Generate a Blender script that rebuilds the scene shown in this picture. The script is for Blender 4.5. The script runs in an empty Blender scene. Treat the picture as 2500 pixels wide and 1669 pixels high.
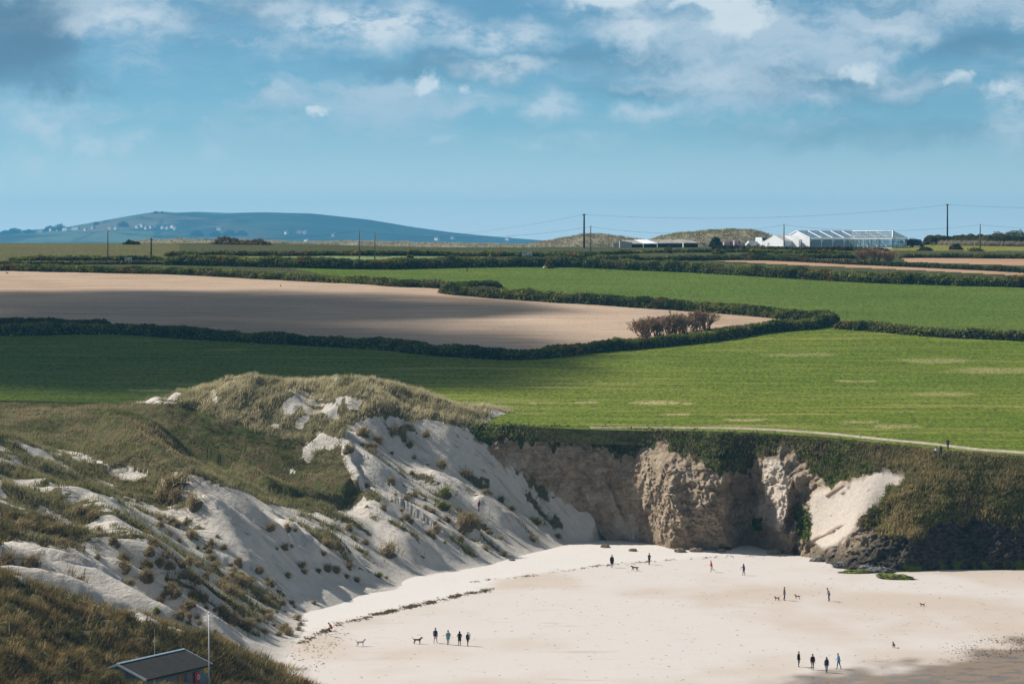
import bpy, bmesh, math, random
import numpy as np
from mathutils import Vector, Matrix

random.seed(7)
RNG = np.random.default_rng(11)
SC = bpy.context.scene
COL = SC.collection
R = math.radians

# ------------------------------------------------------------------ camera
F_PX, CX, HY, CAMZ = 6944.4, 1250.0, 590.0, 47.0      # 100 mm lens on 36 mm; eye 47 m above the beach
cd = bpy.data.cameras.new('camera')
cd.lens = 100.0; cd.sensor_width = 36.0; cd.sensor_fit = 'HORIZONTAL'
cd.shift_y = (HY - 834.5) / 2500.0
cd.clip_start = 1.0; cd.clip_end = 60000.0
cam = bpy.data.objects.new('camera', cd); COL.objects.link(cam)
cam.location = (0, 0, CAMZ); cam.rotation_euler = (R(90), 0, 0)
SC.camera = cam

# ------------------------------------------------------------------ light
SUN = Vector((-0.705, 0.30, 0.655)).normalized()
sl = bpy.data.lights.new('sun', 'SUN'); sl.energy = 5.0; sl.angle = R(0.53); sl.color = (1.0, 0.942, 0.86)
so = bpy.data.objects.new('sun', sl); COL.objects.link(so)
so.rotation_euler = SUN.to_track_quat('Z', 'Y').to_euler(); so.location = SUN * 300

SC.render.engine = 'CYCLES'
SC.cycles.use_denoising = True
SC.cycles.max_bounces = 6; SC.cycles.diffuse_bounces = 3; SC.cycles.transparent_max_bounces = 12
SC.cycles.volume_bounces = 0; SC.cycles.transmission_bounces = 4
SC.cycles.caustics_reflective = False; SC.cycles.caustics_refractive = False
SC.view_settings.view_transform = 'Standard'; SC.view_settings.look = 'None'
SC.view_settings.use_curve_mapping = False
SC.view_settings.gamma = 1.0
SC.view_settings.exposure = 0.43

class NT:
    """tiny helper for node trees"""
    def __init__(s, tree): s.t = tree; s.n = tree.nodes; s.l = tree.links
    def new(s, typ, **kw):
        n = s.n.new(typ)
        for k, v in kw.items():
            if k in ('operation', 'blend_type', 'data_type', 'interpolation_type', 'noise_dimensions', 'feature', 'attribute_name', 'sky_type', 'clamp', 'use_clamp', 'distance', 'vector_type', 'noise_type'):
                setattr(n, k, v)
        return n
    def put(s, node, idx, val):
        i = node.inputs[idx]
        if hasattr(val, 'is_output') or isinstance(val, bpy.types.NodeSocket): s.l.new(val, i)
        else: i.default_value = val
    def math(s, op, a, b=None, c=None, clamp=False):
        n = s.n.new('ShaderNodeMath'); n.operation = op; n.use_clamp = clamp
        s.put(n, 0, a)
        if b is not None: s.put(n, 1, b)
        if c is not None: s.put(n, 2, c)
        return n.outputs[0]
    def vmath(s, op, a, b=None):
        n = s.n.new('ShaderNodeVectorMath'); n.operation = op
        s.put(n, 0, a)
        if b is not None: s.put(n, 1, b)
        return n
    def mix(s, fac, a, b, mode='MIX'):
        n = s.n.new('ShaderNodeMix'); n.data_type = 'RGBA'; n.blend_type = mode; n.clamp_factor = True
        s.put(n, 0, fac)
        s.put(n, 6, a if not isinstance(a, tuple) else (*a[:3], 1)); s.put(n, 7, b if not isinstance(b, tuple) else (*b[:3], 1))
        return n.outputs[2]
    def noise(s, vec, scale, detail=4, rough=0.55, dist=0.0):
        n = s.n.new('ShaderNodeTexNoise')
        if vec is not None: s.l.new(vec, n.inputs['Vector'])
        n.inputs['Scale'].default_value = scale; n.inputs['Detail'].default_value = detail
        n.inputs['Roughness'].default_value = rough; n.inputs['Distortion'].default_value = dist
        return n.outputs['Fac']
    def ramp(s, v, a, b, lo=0.0, hi=1.0, smooth=True):
        n = s.n.new('ShaderNodeMapRange'); n.interpolation_type = 'SMOOTHSTEP' if smooth else 'LINEAR'; n.clamp = True
        s.put(n, 0, v); s.put(n, 1, a); s.put(n, 2, b); s.put(n, 3, lo); s.put(n, 4, hi)
        return n.outputs[0]
    def mapping(s, vec, scale=(1, 1, 1), loc=(0, 0, 0), rot=(0, 0, 0)):
        n = s.n.new('ShaderNodeMapping'); s.l.new(vec, n.inputs[0])
        n.inputs['Location'].default_value = loc; n.inputs['Rotation'].default_value = rot; n.inputs['Scale'].default_value = scale
        return n.outputs[0]
    def attr(s, name):
        n = s.n.new('ShaderNodeAttribute'); n.attribute_name = name
        return n

# ------------------------------------------------------------------ sky
world = bpy.data.worlds.new('World'); SC.world = world; world.use_nodes = True
w = NT(world.node_tree); w.n.clear()
sky = w.n.new('ShaderNodeTexSky'); sky.sky_type = 'NISHITA'; sky.sun_disc = False
sky.sun_elevation = math.asin(SUN.z); sky.sun_rotation = math.atan2(SUN.x, SUN.y)
sky.altitude = 50; sky.air_density = 1.0; sky.dust_density = 0.35; sky.ozone_density = 3.0
tc = w.n.new('ShaderNodeTexCoord').outputs['Generated']
D = w.vmath('NORMALIZE', tc).outputs[0]
sepD = w.n.new('ShaderNodeSeparateXYZ'); w.l.new(D, sepD.inputs[0]); ELEV = sepD.outputs[2]
base = w.mix(1.0, sky.outputs[0], (0.50, 0.87, 1.20), 'MULTIPLY')
base = w.mix(w.ramp(ELEV, .046, -.004, 0, .9), base, (8.9, 10.0, 9.9))
base = w.mix(w.ramp(ELEV, -.004, -.03), base, (1.2, 1.4, 1.2))
dk = w.math('MULTIPLY', w.ramp(ELEV, .015, .085, 1.0, .66), w.ramp(ELEV, .08, .40, 1.0, .62))
base = w.vmath('SCALE', base); w.put(base, 3, dk); base = base.outputs[0]
warp1 = w.n.new('ShaderNodeTexNoise'); w.l.new(D, warp1.inputs['Vector'])
warp1.inputs['Scale'].default_value = 42; warp1.inputs['Detail'].default_value = 5; warp1.inputs['Roughness'].default_value = 0.6
wv = w.vmath('SUBTRACT', warp1.outputs['Color'], (0.5, 0.5, 0.5)).outputs[0]
wv = w.vmath('MULTIPLY', wv, (0.034, 0.034, 0.022)).outputs[0]
DW = w.vmath('ADD', D, wv).outputs[0]
fine = w.noise(w.mapping(D, (1, 1, 1.9)), 95, 7, 0.62)
fine2 = w.noise(w.mapping(D, (1, 1, 2.4)), 34, 5, 0.6)
def blob(px, py, rx, ry, amp, soft=0.0):
    u, v = (px - CX) / F_PX, (HY - py) / F_PX
    sx, sz = F_PX / rx, F_PX / ry
    m = w.mapping(DW, (sx, 0.0, sz), (-u * sx, 0, -v * sz))
    ln = w.vmath('LENGTH', m).outputs['Value']
    return w.ramp(ln, 1.15 + soft, 0.1, 0.0, amp)
def blobs(lst):
    out = None
    for b in lst:
        o = blob(*b)
        out = o if out is None else w.math('MAXIMUM', out, o)
    return out
DARK = blobs([(40, 90, 230, 150, 1.15), (150, 200, 190, 45, .6), (-60, 180, 200, 80, .8), (1100, 165, 330, 40, .55), (1500, 140, 330, 45, .5), (1950, 200, 420, 60, .55), (2350, 110, 200, 50, .6), (1650, 215, 330, 35, .45), (2100, 330, 500, 45, .32)])
SOFT = blobs([(320, 70, 160, 55, .75), (900, 60, 300, 75, 1.0), (1180, 90, 260, 55, .8), (680, 25, 150, 35, .6), (1240, 165, 200, 32, .7), (1560, 75, 140, 60, .9), (120, 300, 60, 70, .55), (90, 400, 60, 45, .4), (230, 345, 70, 60, .6), (330, 345, 55, 45, .45), (250, 420, 120, 40, .3), (520, 375, 45, 40, .35),
              (1340, 265, 110, 55, .7), (1560, 275, 100, 42, .6), (1290, 355, 90, 25, .35), (1750, 190, 150, 45, .5), (1200, 240, 120, 40, .35), (2190, 80, 90, 55, .6), (2200, 210, 110, 40, .55), (2430, 330, 90, 60, .5), (2440, 250, 90, 70, .7), (680, 240, 50, 14, .4), (1070, 350, 60, 20, .4), (1430, 350, 120, 30, .3), (1200, 460, 120, 30, .25), (2000, 265, 60, 25, .45)])
HARD = blobs([(1470, 12, 130, 58, 1.4), (1790, 45, 150, 82, 1.5), (1700, 5, 140, 40, 1.2), (1820, 90, 65, 32, .9), (1035, 205, 78, 40, 1.25), (1150, 208, 45, 24, .95), (772, 278, 58, 27, 1.15), (2105, 180, 75, 46, 1.1), (2305, 205, 60, 38, 1.0), (2400, 240, 70, 60, 1.0), (1290, 25, 90, 24, .6)])
TOPS = w.ramp(fine, .40, .66)
dark_f = w.math('MULTIPLY', DARK, w.ramp(fine2, .22, .55, .55, 1.0), clamp=True)
soft_f = w.math('MULTIPLY', SOFT, w.ramp(fine, .28, .60, .1, 1.1), clamp=True)
hard_f = w.ramp(w.math('MULTIPLY', HARD, w.math('ADD', w.math('MULTIPLY', fine, 1.1), .3)), .42, 1.0)
mid = w.math('MULTIPLY', w.ramp(w.noise(w.mapping(DW, (1, 1, 3.4), (.9, .2, .55)), 13, 7, .62), .45, .66, 0, .85), w.ramp(ELEV, .014, .06))
shade = w.math('MULTIPLY', w.ramp(w.noise(w.mapping(DW, (1, 1, 3.8), (.4, .6, .35)), 11, 6, .6), .50, .70, 0, .6), w.ramp(ELEV, .015, .06))
# thin cloud over the rest of the dome
thin = w.ramp(w.noise(w.mapping(D, (1, 1, 3.2), (3.1, 1.7, .4)), 4.2, 7, .58), .40, .62, 0, .8)
up = w.ramp(w.n.new('ShaderNodeSeparateXYZ').outputs[2], 0, 1)
sep = [n for n in w.n if n.bl_idname == 'ShaderNodeSeparateXYZ'][0]; w.l.new(D, sep.inputs[0])
thin = w.math('MULTIPLY', thin, w.ramp(sep.outputs[2], .07, .30))
streak = w.ramp(w.noise(w.mapping(D, (1, 1, 5.0), (.3, .7, .1)), 26, 6, .6), .42, .75, 0, .30)
streak = w.math('MULTIPLY', streak, w.ramp(sep.outputs[2], .005, .06))
c = w.mix(streak, base, (4.6, 6.2, 7.2))
c = w.mix(w.math('MULTIPLY', dark_f, .85), c, (1.1, 2.1, 3.1))
c = w.mix(shade, c, (1.9, 3.3, 4.4))
c = w.mix(mid, c, (5.2, 6.3, 7.2))
c = w.mix(w.math('MULTIPLY', blob(30, 90, 250, 170, 1.1), w.ramp(fine2, .2, .55, .5, .85)), c, (1.15, 2.2, 3.2))
c = w.mix(thin, c, (2.3, 2.3, 2.35))
c = w.mix(w.math('MULTIPLY', soft_f, .95), c, (6.6, 7.4, 8.0))
c = w.mix(w.math('MULTIPLY', hard_f, .85), c, (7.2, 8.0, 8.4))
bg = w.n.new('ShaderNodeBackground'); w.l.new(c, bg.inputs[0]); bg.inputs[1].default_value = 0.075
wo = w.n.new('ShaderNodeOutputWorld'); w.l.new(bg.outputs[0], wo.inputs[0])

# ------------------------------------------------------------------ numpy noise
PERM = np.random.default_rng(5).permutation(512).astype(np.int64)
GR = np.random.default_rng(6).normal(size=(512, 3)); GR /= np.linalg.norm(GR, axis=1)[:, None]
def pnoise(x, y, z=0.0):
    x, y, z = np.broadcast_arrays(np.asarray(x, float), np.asarray(y, float), np.asarray(z, float))
    xi, yi, zi = np.floor(x).astype(np.int64), np.floor(y).astype(np.int64), np.floor(z).astype(np.int64)
    xf, yf, zf = x - xi, y - yi, z - zi
    u, v, t = [q * q * q * (q * (q * 6 - 15) + 10) for q in (xf, yf, zf)]
    def g(a, b, c_):
        h = PERM[(PERM[(PERM[(xi + a) & 511] + yi + b) & 511] + zi + c_) & 511]
        gr = GR[h]
        return gr[..., 0] * (xf - a) + gr[..., 1] * (yf - b) + gr[..., 2] * (zf - c_)
    def lp(p, q, s): return p + s * (q - p)
    return lp(lp(lp(g(0, 0, 0), g(1, 0, 0), u), lp(g(0, 1, 0), g(1, 1, 0), u), v), lp(lp(g(0, 0, 1), g(1, 0, 1), u), lp(g(0, 1, 1), g(1, 1, 1), u), v), t) * 1.5
def fbm(x, y, z=0.0, o=4, g=0.5, l=2.03):
    a, s = 1.0, 0.0
    for i in range(o):
        s = s + a * pnoise(x + 17.3 * i, y - 9.1 * i, z + 3.7 * i); x = x * l; y = y * l; z = np.asarray(z) * l; a *= g
    return s
def ridged(x, y, z=0.0, o=3, g=0.5):
    a, s, tot = 1.0, 0.0, 0.0
    for i in range(o):
        s = s + a * (1 - 2 * np.abs(pnoise(x + 7.7 * i, y + 3.1 * i, z))); tot += a; x = x * 2.1; y = y * 2.1; z = np.asarray(z) * 2.1; a *= g
    return s / tot
def sstep(x, a, b):
    t = np.clip((np.asarray(x, float) - a) / (b - a), 0, 1); return t * t * (3 - 2 * t)
def smin(a, b, k):
    h = np.clip(0.5 + 0.5 * (b - a) / k, 0, 1); return b + (a - b) * h - k * h * (1 - h)
def inpoly(px, py, poly):
    px, py = np.asarray(px, float), np.asarray(py, float)
    r = np.zeros(px.shape, bool); n = len(poly); j = n - 1
    for i in range(n):
        xi, yi = poly[i]; xj, yj = poly[j]
        if yi != yj:
            r ^= ((yi > py) != (yj > py)) & (px < (xj - xi) * (py - yi) / (yj - yi) + xi)
        j = i
    return r

def project(X, Y, Z):
    return CX + F_PX * X / Y, HY + F_PX * (CAMZ - Z) / Y
def ray_to(zf, px, py, y0=200.0, y1=1200.0, n=900):
    """where the sight line of a picture point meets a ground function z=zf(X,Y)"""
    px = np.atleast_1d(np.asarray(px, float)); py = np.atleast_1d(np.asarray(py, float))
    Y = np.linspace(y0, y1, n)[None, :]
    X = (px[:, None] - CX) / F_PX * Y; Zr = CAMZ - (py[:, None] - HY) / F_PX * Y
    G = zf(X.ravel(), np.broadcast_to(Y, X.shape).ravel()).reshape(X.shape)
    below = Zr <= G
    k = np.where(below.any(1), below.argmax(1), n - 1); k = np.clip(k, 1, n - 1)
    ii = np.arange(len(px)); Ya = Y[0, k - 1]; Yb = Y[0, k]
    da = Zr[ii, k - 1] - G[ii, k - 1]; db = Zr[ii, k] - G[ii, k]
    t = np.clip(da / np.where(np.abs(da - db) < 1e-9, 1, da - db), 0, 1)
    Yh = Ya + (Yb - Ya) * t
    Xh = (px - CX) / F_PX * Yh
    return np.stack([Xh, Yh, CAMZ - (py - HY) / F_PX * Yh], 1)

# ------------------------------------------------------------------ mesh helpers
def mesh_np(name, V, Fc, smooth=False, mats=(), mat_idx=None, cols=None, parent=None, link=True, attrs=None):
    V = np.asarray(V, np.float32).reshape(-1, 3); Fc = np.asarray(Fc, np.int32)
    me = bpy.data.meshes.new(name)
    me.vertices.add(len(V)); me.vertices.foreach_set('co', V.ravel())
    k = Fc.shape[1]; n = len(Fc)
    me.loops.add(n * k); me.loops.foreach_set('vertex_index', Fc.ravel())
    me.polygons.add(n); me.polygons.foreach_set('loop_start', np.arange(0, n * k, k, dtype=np.int32))
    me.polygons.foreach_set('use_smooth', np.full(n, smooth, bool))
    for m in mats: me.materials.append(m)
    if mat_idx is not None: me.polygons.foreach_set('material_index', np.asarray(mat_idx, np.int32))
    if cols is not None:
        a = me.color_attributes.new('Col', 'FLOAT_COLOR', 'POINT')
        c4 = np.ones((len(V), 4), np.float32); c4[:, :3] = cols; a.data.foreach_set('color', c4.ravel())
    for nm, arr in (attrs or {}).items():
        a = me.attributes.new(nm, 'FLOAT', 'POINT'); a.data.foreach_set('value', np.asarray(arr, np.float32).ravel())
    me.update(); me.validate(clean_customdata=False)
    if not link: return me
    return link_mesh(name, me, parent)
def link_mesh(name, me, parent=None):
    o = bpy.data.objects.new(name, me); COL.objects.link(o)
    if parent is not None: o.parent = parent
    return o
def grid_faces(nr, nc):
    i = np.arange(nr - 1)[:, None] * nc + np.arange(nc - 1)[None, :]
    return np.stack([i, i + 1, i + 1 + nc, i + nc], -1).reshape(-1, 4)
def tag(o, label=None, cat=None, group=None, kind=None):
    if label: o['label'] = label
    if cat: o['category'] = cat
    if group: o['group'] = group
    if kind: o['kind'] = kind
    return o
def empty(name, loc=(0, 0, 0), rz=0.0):
    o = bpy.data.objects.new(name, None); COL.objects.link(o); o.empty_display_size = 0.3
    o.location = loc; o.rotation_euler = (0, 0, rz); return o

class MB:
    """collects boxes, tubes and polygons into one mesh"""
    def __init__(s): s.v = []; s.f = []
    def add(s, vs, fs):
        b = len(s.v); s.v += [tuple(map(float, p)) for p in vs]; s.f += [tuple(b + i for i in f) for f in fs]; return s
    def box(s, c, d, rz=0.0):
        cx, cy, cz = c; dx, dy, dz = [q / 2 for q in d]; ca, sa = math.cos(rz), math.sin(rz)
        vs = []
        for z in (-dz, dz):
            for x, y in ((-dx, -dy), (dx, -dy), (dx, dy), (-dx, dy)):
                vs.append((cx + x * ca - y * sa, cy + x * sa + y * ca, cz + z))
        return s.add(vs, [(3, 2, 1, 0), (4, 5, 6, 7), (0, 1, 5, 4), (1, 2, 6, 5), (2, 3, 7, 6), (3, 0, 4, 7)])
    def tube(s, pts, rad, n=6, cap=True):
        pts = [Vector(p) for p in pts]
        if not hasattr(rad, '__len__'): rad = [rad] * len(pts)
        vs = []
        for i, p in enumerate(pts):
            d = (pts[min(i + 1, len(pts) - 1)] - pts[max(i - 1, 0)]).normalized()
            a = d.orthogonal().normalized() if abs(d.z) > .9 else d.cross(Vector((0, 0, 1))).normalized()
            b = d.cross(a).normalized()
            for k in range(n):
                t = 2 * math.pi * k / n; vs.append(p + (a * math.cos(t) + b * math.sin(t)) * rad[i])
        fs = []
        for i in range(len(pts) - 1):
            for k in range(n):
                k2 = (k + 1) % n; fs.append((i * n + k, i * n + k2, (i + 1) * n + k2, (i + 1) * n + k))
        if cap:
            fs.append(tuple(range(n - 1, -1, -1))); fs.append(tuple(range((len(pts) - 1) * n, len(pts) * n)))
        return s.add(vs, fs)
    def slab(s, poly, up):
        """a planar polygon thickened along the vector up"""
        n = len(poly); u = Vector(up); top = [Vector(p) + u for p in poly]
        return s.add(list(map(Vector, poly)) + top, [tuple(range(n - 1, -1, -1)), tuple(range(n, 2 * n))] + [(i, (i + 1) % n, n + (i + 1) % n, n + i) for i in range(n)])
    def build(s, name, mat, parent=None, smooth=False):
        me = bpy.data.meshes.new(name); me.from_pydata(s.v, [], s.f); me.update()
        bm = bmesh.new(); bm.from_mesh(me); bmesh.ops.recalc_face_normals(bm, faces=bm.faces); bm.to_mesh(me); bm.free()
        if smooth: me.polygons.foreach_set('use_smooth', [True] * len(me.polygons))
        if mat: me.materials.append(mat)
        return link_mesh(name, me, parent)

# ------------------------------------------------------------------ materials
def mat_new(name):
    m = bpy.data.materials.new(name); m.use_nodes = True; t = NT(m.node_tree); t.n.clear()
    out = t.n.new('ShaderNodeOutputMaterial'); p = t.n.new('ShaderNodeBsdfPrincipled'); t.l.new(p.outputs[0], out.inputs[0])
    p.inputs['Specular IOR Level'].default_value = 0.25
    return m, t, p, out
def simple(name, col, rough=0.7, var=0.25, scale=3.0, metal=0.0, bump=0.0):
    m, t, p, out = mat_new(name)
    pos = t.n.new('ShaderNodeTexCoord').outputs['Object']
    n = t.noise(pos, scale, 5, .6)
    c = t.mix(t.ramp(n, .25, .75), tuple(q * (1 - var) for q in col), tuple(min(1, q * (1 + var)) for q in col))
    t.l.new(c, p.inputs['Base Color']); p.inputs['Roughness'].default_value = rough; p.inputs['Metallic'].default_value = metal
    if bump:
        b = t.n.new('ShaderNodeBump'); b.inputs['Strength'].default_value = bump; b.inputs['Distance'].default_value = .05
        t.l.new(n, b.inputs['Height']); t.l.new(b.outputs[0], p.inputs['Normal'])
    return m
def leafy(name, transl=0.35, rough=.8):
    """leaf or blade colour from the mesh, with light coming through"""
    m, t, p, out = mat_new(name)
    a = t.attr('Col').outputs['Color']
    t.l.new(a, p.inputs['Base Color']); p.inputs['Roughness'].default_value = rough; p.inputs['Specular IOR Level'].default_value = .12
    tr = t.n.new('ShaderNodeBsdfTranslucent'); t.l.new(a, tr.inputs[0])
    mx = t.n.new('ShaderNodeMixShader'); mx.inputs[0].default_value = transl
    t.l.new(p.outputs[0], mx.inputs[1]); t.l.new(tr.outputs[0], mx.inputs[2]); t.l.new(mx.outputs[0], out.inputs[0])
    return m
def bumped(t, p, h, strength, dist):
    b = t.n.new('ShaderNodeBump'); b.inputs['Strength'].default_value = strength; b.inputs['Distance'].default_value = dist
    t.l.new(h, b.inputs['Height']); t.l.new(b.outputs[0], p.inputs['Normal'])
POS = lambda t: t.n.new('ShaderNodeNewGeometry').outputs['Position']

M = {}
M['leaf'] = leafy('leaf', .3)
M['grass'] = leafy('dry_grass', .4)
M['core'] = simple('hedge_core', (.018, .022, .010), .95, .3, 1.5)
M['wood'] = simple('weathered_wood', (.16, .13, .09), .85, .35, 4)
M['dark_wood'] = simple('dark_pole_wood', (.05, .042, .036), .9, .3, 4)
M['wire'] = simple('cable', (.05, .055, .065), .6, .1)
M['white'] = simple('white_canvas', (.82, .83, .84), .6, .04, .6)
M['white_paint'] = simple('white_paint', (.74, .77, .78), .5, .06, 2)
M['twig'] = simple('bare_twigs', (.28, .185, .10), .9, .35, 2)
M['black_rubber'] = simple('black_rubber', (.02, .02, .022), .8, .2)
M['glass_dark'] = simple('dark_window_glass', (.03, .04, .05), .15, .1)
# ================================================================== ground functions
def F_plane(X, Y):
    """farmland: a long even rise to a flat brow"""
    Y = np.asarray(Y, float)
    lin = -21.0 + .0873 * Y
    X = np.asarray(X, float); brow = 45.35 + 1.2 * sstep(-X, 15, 80) + .75 * sstep(X, 98, 125)
    z = smin(lin, brow, 3.2)
    z = z - np.clip(Y - 930, 0, None) * .045
    return z
def field_z(X, Y):
    X = np.asarray(X, float); Y = np.asarray(Y, float)
    return F_plane(X, Y) + (.35 * fbm(X / 90., Y / 70., .3, 2) + .1 * fbm(X / 18., Y / 18., 4.3, 2)) * (1 - sstep(Y, 690, 760))

TOE_PX = [(711, 1587), (804, 1469), (971, 1440), (1040, 1415), (1196, 1390), (1257, 1375), (1433, 1330)]
TOE = [(-25, 150), (-25.4, 250), (-25.6, 300)] + [((x - CX) / F_PX * (CAMZ * F_PX / (y - HY)), CAMZ * F_PX / (y - HY)) for x, y in TOE_PX] + [(17, 449), (30, 452), (80, 452)]
def catmull(P, n=12):
    P = np.asarray(P, float); Q = np.vstack([2 * P[0] - P[1], P, 2 * P[-1] - P[-2]]); out = []
    for i in range(1, len(Q) - 2):
        t = np.linspace(0, 1, n, endpoint=False)[:, None]
        a, b, c_, d = Q[i - 1], Q[i], Q[i + 1], Q[i + 2]
        out.append(.5 * (2 * b + (c_ - a) * t + (2 * a - 5 * b + 4 * c_ - d) * t ** 2 + (3 * b - a - 3 * c_ + d) * t ** 3))
    out.append(P[-1:]); return np.vstack(out)
TOEC = catmull(TOE, 8)
_seg = np.hypot(*np.diff(TOEC, axis=0).T); TOES = np.concatenate([[0], np.cumsum(_seg)])
def polyline_dist(X, Y, P, S=None):
    """signed distance (left of travel positive) and arc position of the nearest point"""
    X = np.asarray(X, float).ravel(); Y = np.asarray(Y, float).ravel()
    best = np.full(X.shape, 1e18); sd = np.zeros(X.shape); sa = np.zeros(X.shape); s0 = 0.0
    for i in range(len(P) - 1):
        ax, ay = P[i][0], P[i][1]; bx, by = P[i + 1][0], P[i + 1][1]; dx, dy = bx - ax, by - ay; L2 = dx * dx + dy * dy + 1e-12; L = math.sqrt(L2)
        t = np.clip(((X - ax) * dx + (Y - ay) * dy) / L2, 0, 1)
        qx, qy = X - ax - t * dx, Y - ay - t * dy; d2 = qx * qx + qy * qy
        m = d2 < best
        best[m] = d2[m]; cr = dx * (Y - ay) - dy * (X - ax)
        sd[m] = np.where(cr[m] >= 0, 1, -1) * np.sqrt(d2[m]); sa[m] = (s0 + t * L)[m]; s0 += L
    return sd, sa

CAP_PX = [(0, 980, 478), (430, 985, 472), (200, 1050, 440), (500, 1080, 440), (600, 1150, 430), (700, 1200, 425), (860, 1215, 422), (300, 1110, 425), (750, 1090, 440),
          (680, 932, 455), (520, 940, 458), (560, 1000, 447), (800, 938, 452), (900, 950, 450), (1000, 984, 449), (1120, 1008, 449), (1180, 1024, 449), (450, 960, 462),
          (0, 1062, 372), (120, 1090, 381), (270, 1148, 390), (400, 1165, 400), (450, 1210, 398), (0, 1250, 336), (0, 1350, 320), (-150, 1050, 372), (-200, 1230, 330), (-150, 980, 478)]
CAPP = [((x - CX) / F_PX * y_, y_, CAMZ - (py - HY) / F_PX * y_) for x, py, y_ in CAP_PX]
CAPP += [(-40, 486, 18.5), (-10, 482, 18), (-70, 492, 19.5), (-100, 495, 19.5), (15, 480, 18), (-95, 330, 20), (-100, 400, 22), (-60, 300, 11), (-95, 280, 16), (-60, 408, 14.5), (-72, 410, 15.5)]
CAPP = np.array(CAPP)
def _phi(r2): return np.sqrt(r2 + 36.0)
_A = _phi(((CAPP[:, None, :2] - CAPP[None, :, :2]) ** 2).sum(-1)); _W = np.linalg.solve(_A + np.eye(len(CAPP)) * 1e-3, CAPP[:, 2])
def cap_z(X, Y):
    out = np.zeros(X.shape)
    for (a, b, _), wt in zip(CAPP, _W): out += wt * _phi((X - a) ** 2 + (Y - b) ** 2)
    return out
def mound_z(X, Y):
    zc = np.interp(X, [-90, -52.6, -42, -31.6, -26.2, -19.9, -17], [22, 13.4, 9.6, 6.5, 3.7, .3, -1.5]) - .7
    yc = np.interp(X, [-60, -30, -18], [291, 294, 300])
    q = Y - yc
    z = np.where(q > 0, zc - .55 * (np.sqrt(q * q + 4) - 2), zc - .27 * (np.sqrt(q * q + 9) - 3))
    front = np.interp(X, [-70, -44, -36, -30, -26, -21, -18], [9.2, 6.2, 5.1, 4.9, 4.3, 2.0, -2])      # hummocks before the hut
    yf = 263 + 2.5 * pnoise(X / 9., 3.3)
    f_ = front - .045 * (Y - yf) ** 2 * np.where(Y > yf, .9, .25)
    base = np.interp(X, [-70, -44, -30, -22, -18], [6.4, 4.0, 2.9, .6, -2.5])
    z = np.maximum(np.maximum(z, f_), np.where(Y < yc, base, -9))
    return z
def dune_base(X, Y):
    X = np.asarray(X, float); Y = np.asarray(Y, float); shp = np.broadcast(X, Y).shape
    X = np.broadcast_to(X, shp).ravel(); Y = np.broadcast_to(Y, shp).ravel()
    d, s = polyline_dist(X, Y, TOEC)
    g = np.where(d > 0, .545 * (np.sqrt(d * d + 9) - 3) * (1 - .10 * np.exp(-((d - 30) / 16.) ** 2)) * (1 + .28 * sstep(X, -17, -8) * sstep(Y, 424, 436)) + 7.5 * sstep(Y, 440.5, 449) * sstep(X, -34, -22), .3 * d)
    z = smin(g, cap_z(X, Y), 2.0)
    z = np.maximum(z, mound_z(X, Y))
    return z.reshape(shp)

# -- named ridges and scarps picked on the base surface
def pick(pts): return ray_to(dune_base, [p[0] for p in pts], [p[1] for p in pts], 230, 520, 700)
RIDGE_A = pick([(200, 1120), (330, 1172), (430, 1262), (520, 1345), (600, 1412), (700, 1490)])
RIDGE_B = pick([(30, 1190), (130, 1235), (230, 1285), (330, 1385), (430, 1470)])
RIDGE_C = pick([(690, 1385), (740, 1392), (790, 1440)])
RIDGE_D = pick([(885, 1230), (930, 1290), (985, 1345), (1050, 1395)])
RIDGE_E = pick([(1150, 1225), (1190, 1250), (1255, 1300)])
RIDGE_G = pick([(800, 1060), (850, 1115), (930, 1200)])
LOBE_PX = [(560, 1150), (600, 1195), (650, 1228), (720, 1240), (800, 1248), (868, 1240), (888, 1215), (860, 1150), (838, 1085), (805, 1090), (745, 1130), (660, 1130)]
LOBE = pick(LOBE_PX)[:, :2]
LOBEC = np.vstack([LOBE, LOBE[:1]])
HEADWALL = pick([(395, 1195), (455, 1185), (540, 1215), (610, 1245), (660, 1262)])
def ridge_add(X, Y, P, h, far, near):
    d, s = polyline_dist(X, Y, P[:, :2]); L = np.hypot(*np.diff(P[:, :2], axis=0).T).sum()
    win = sstep(s, 0, .25 * L) * (1 - sstep(s, .72 * L, L) * .999)
    e = np.where((s <= 1e-6) | (s >= L - 1e-6), 0.6, 1.0)
    return h * win * e * np.where(d > 0, np.exp(-(d / far) ** 2), np.exp(-(np.abs(d) / near) ** 1.6))
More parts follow.
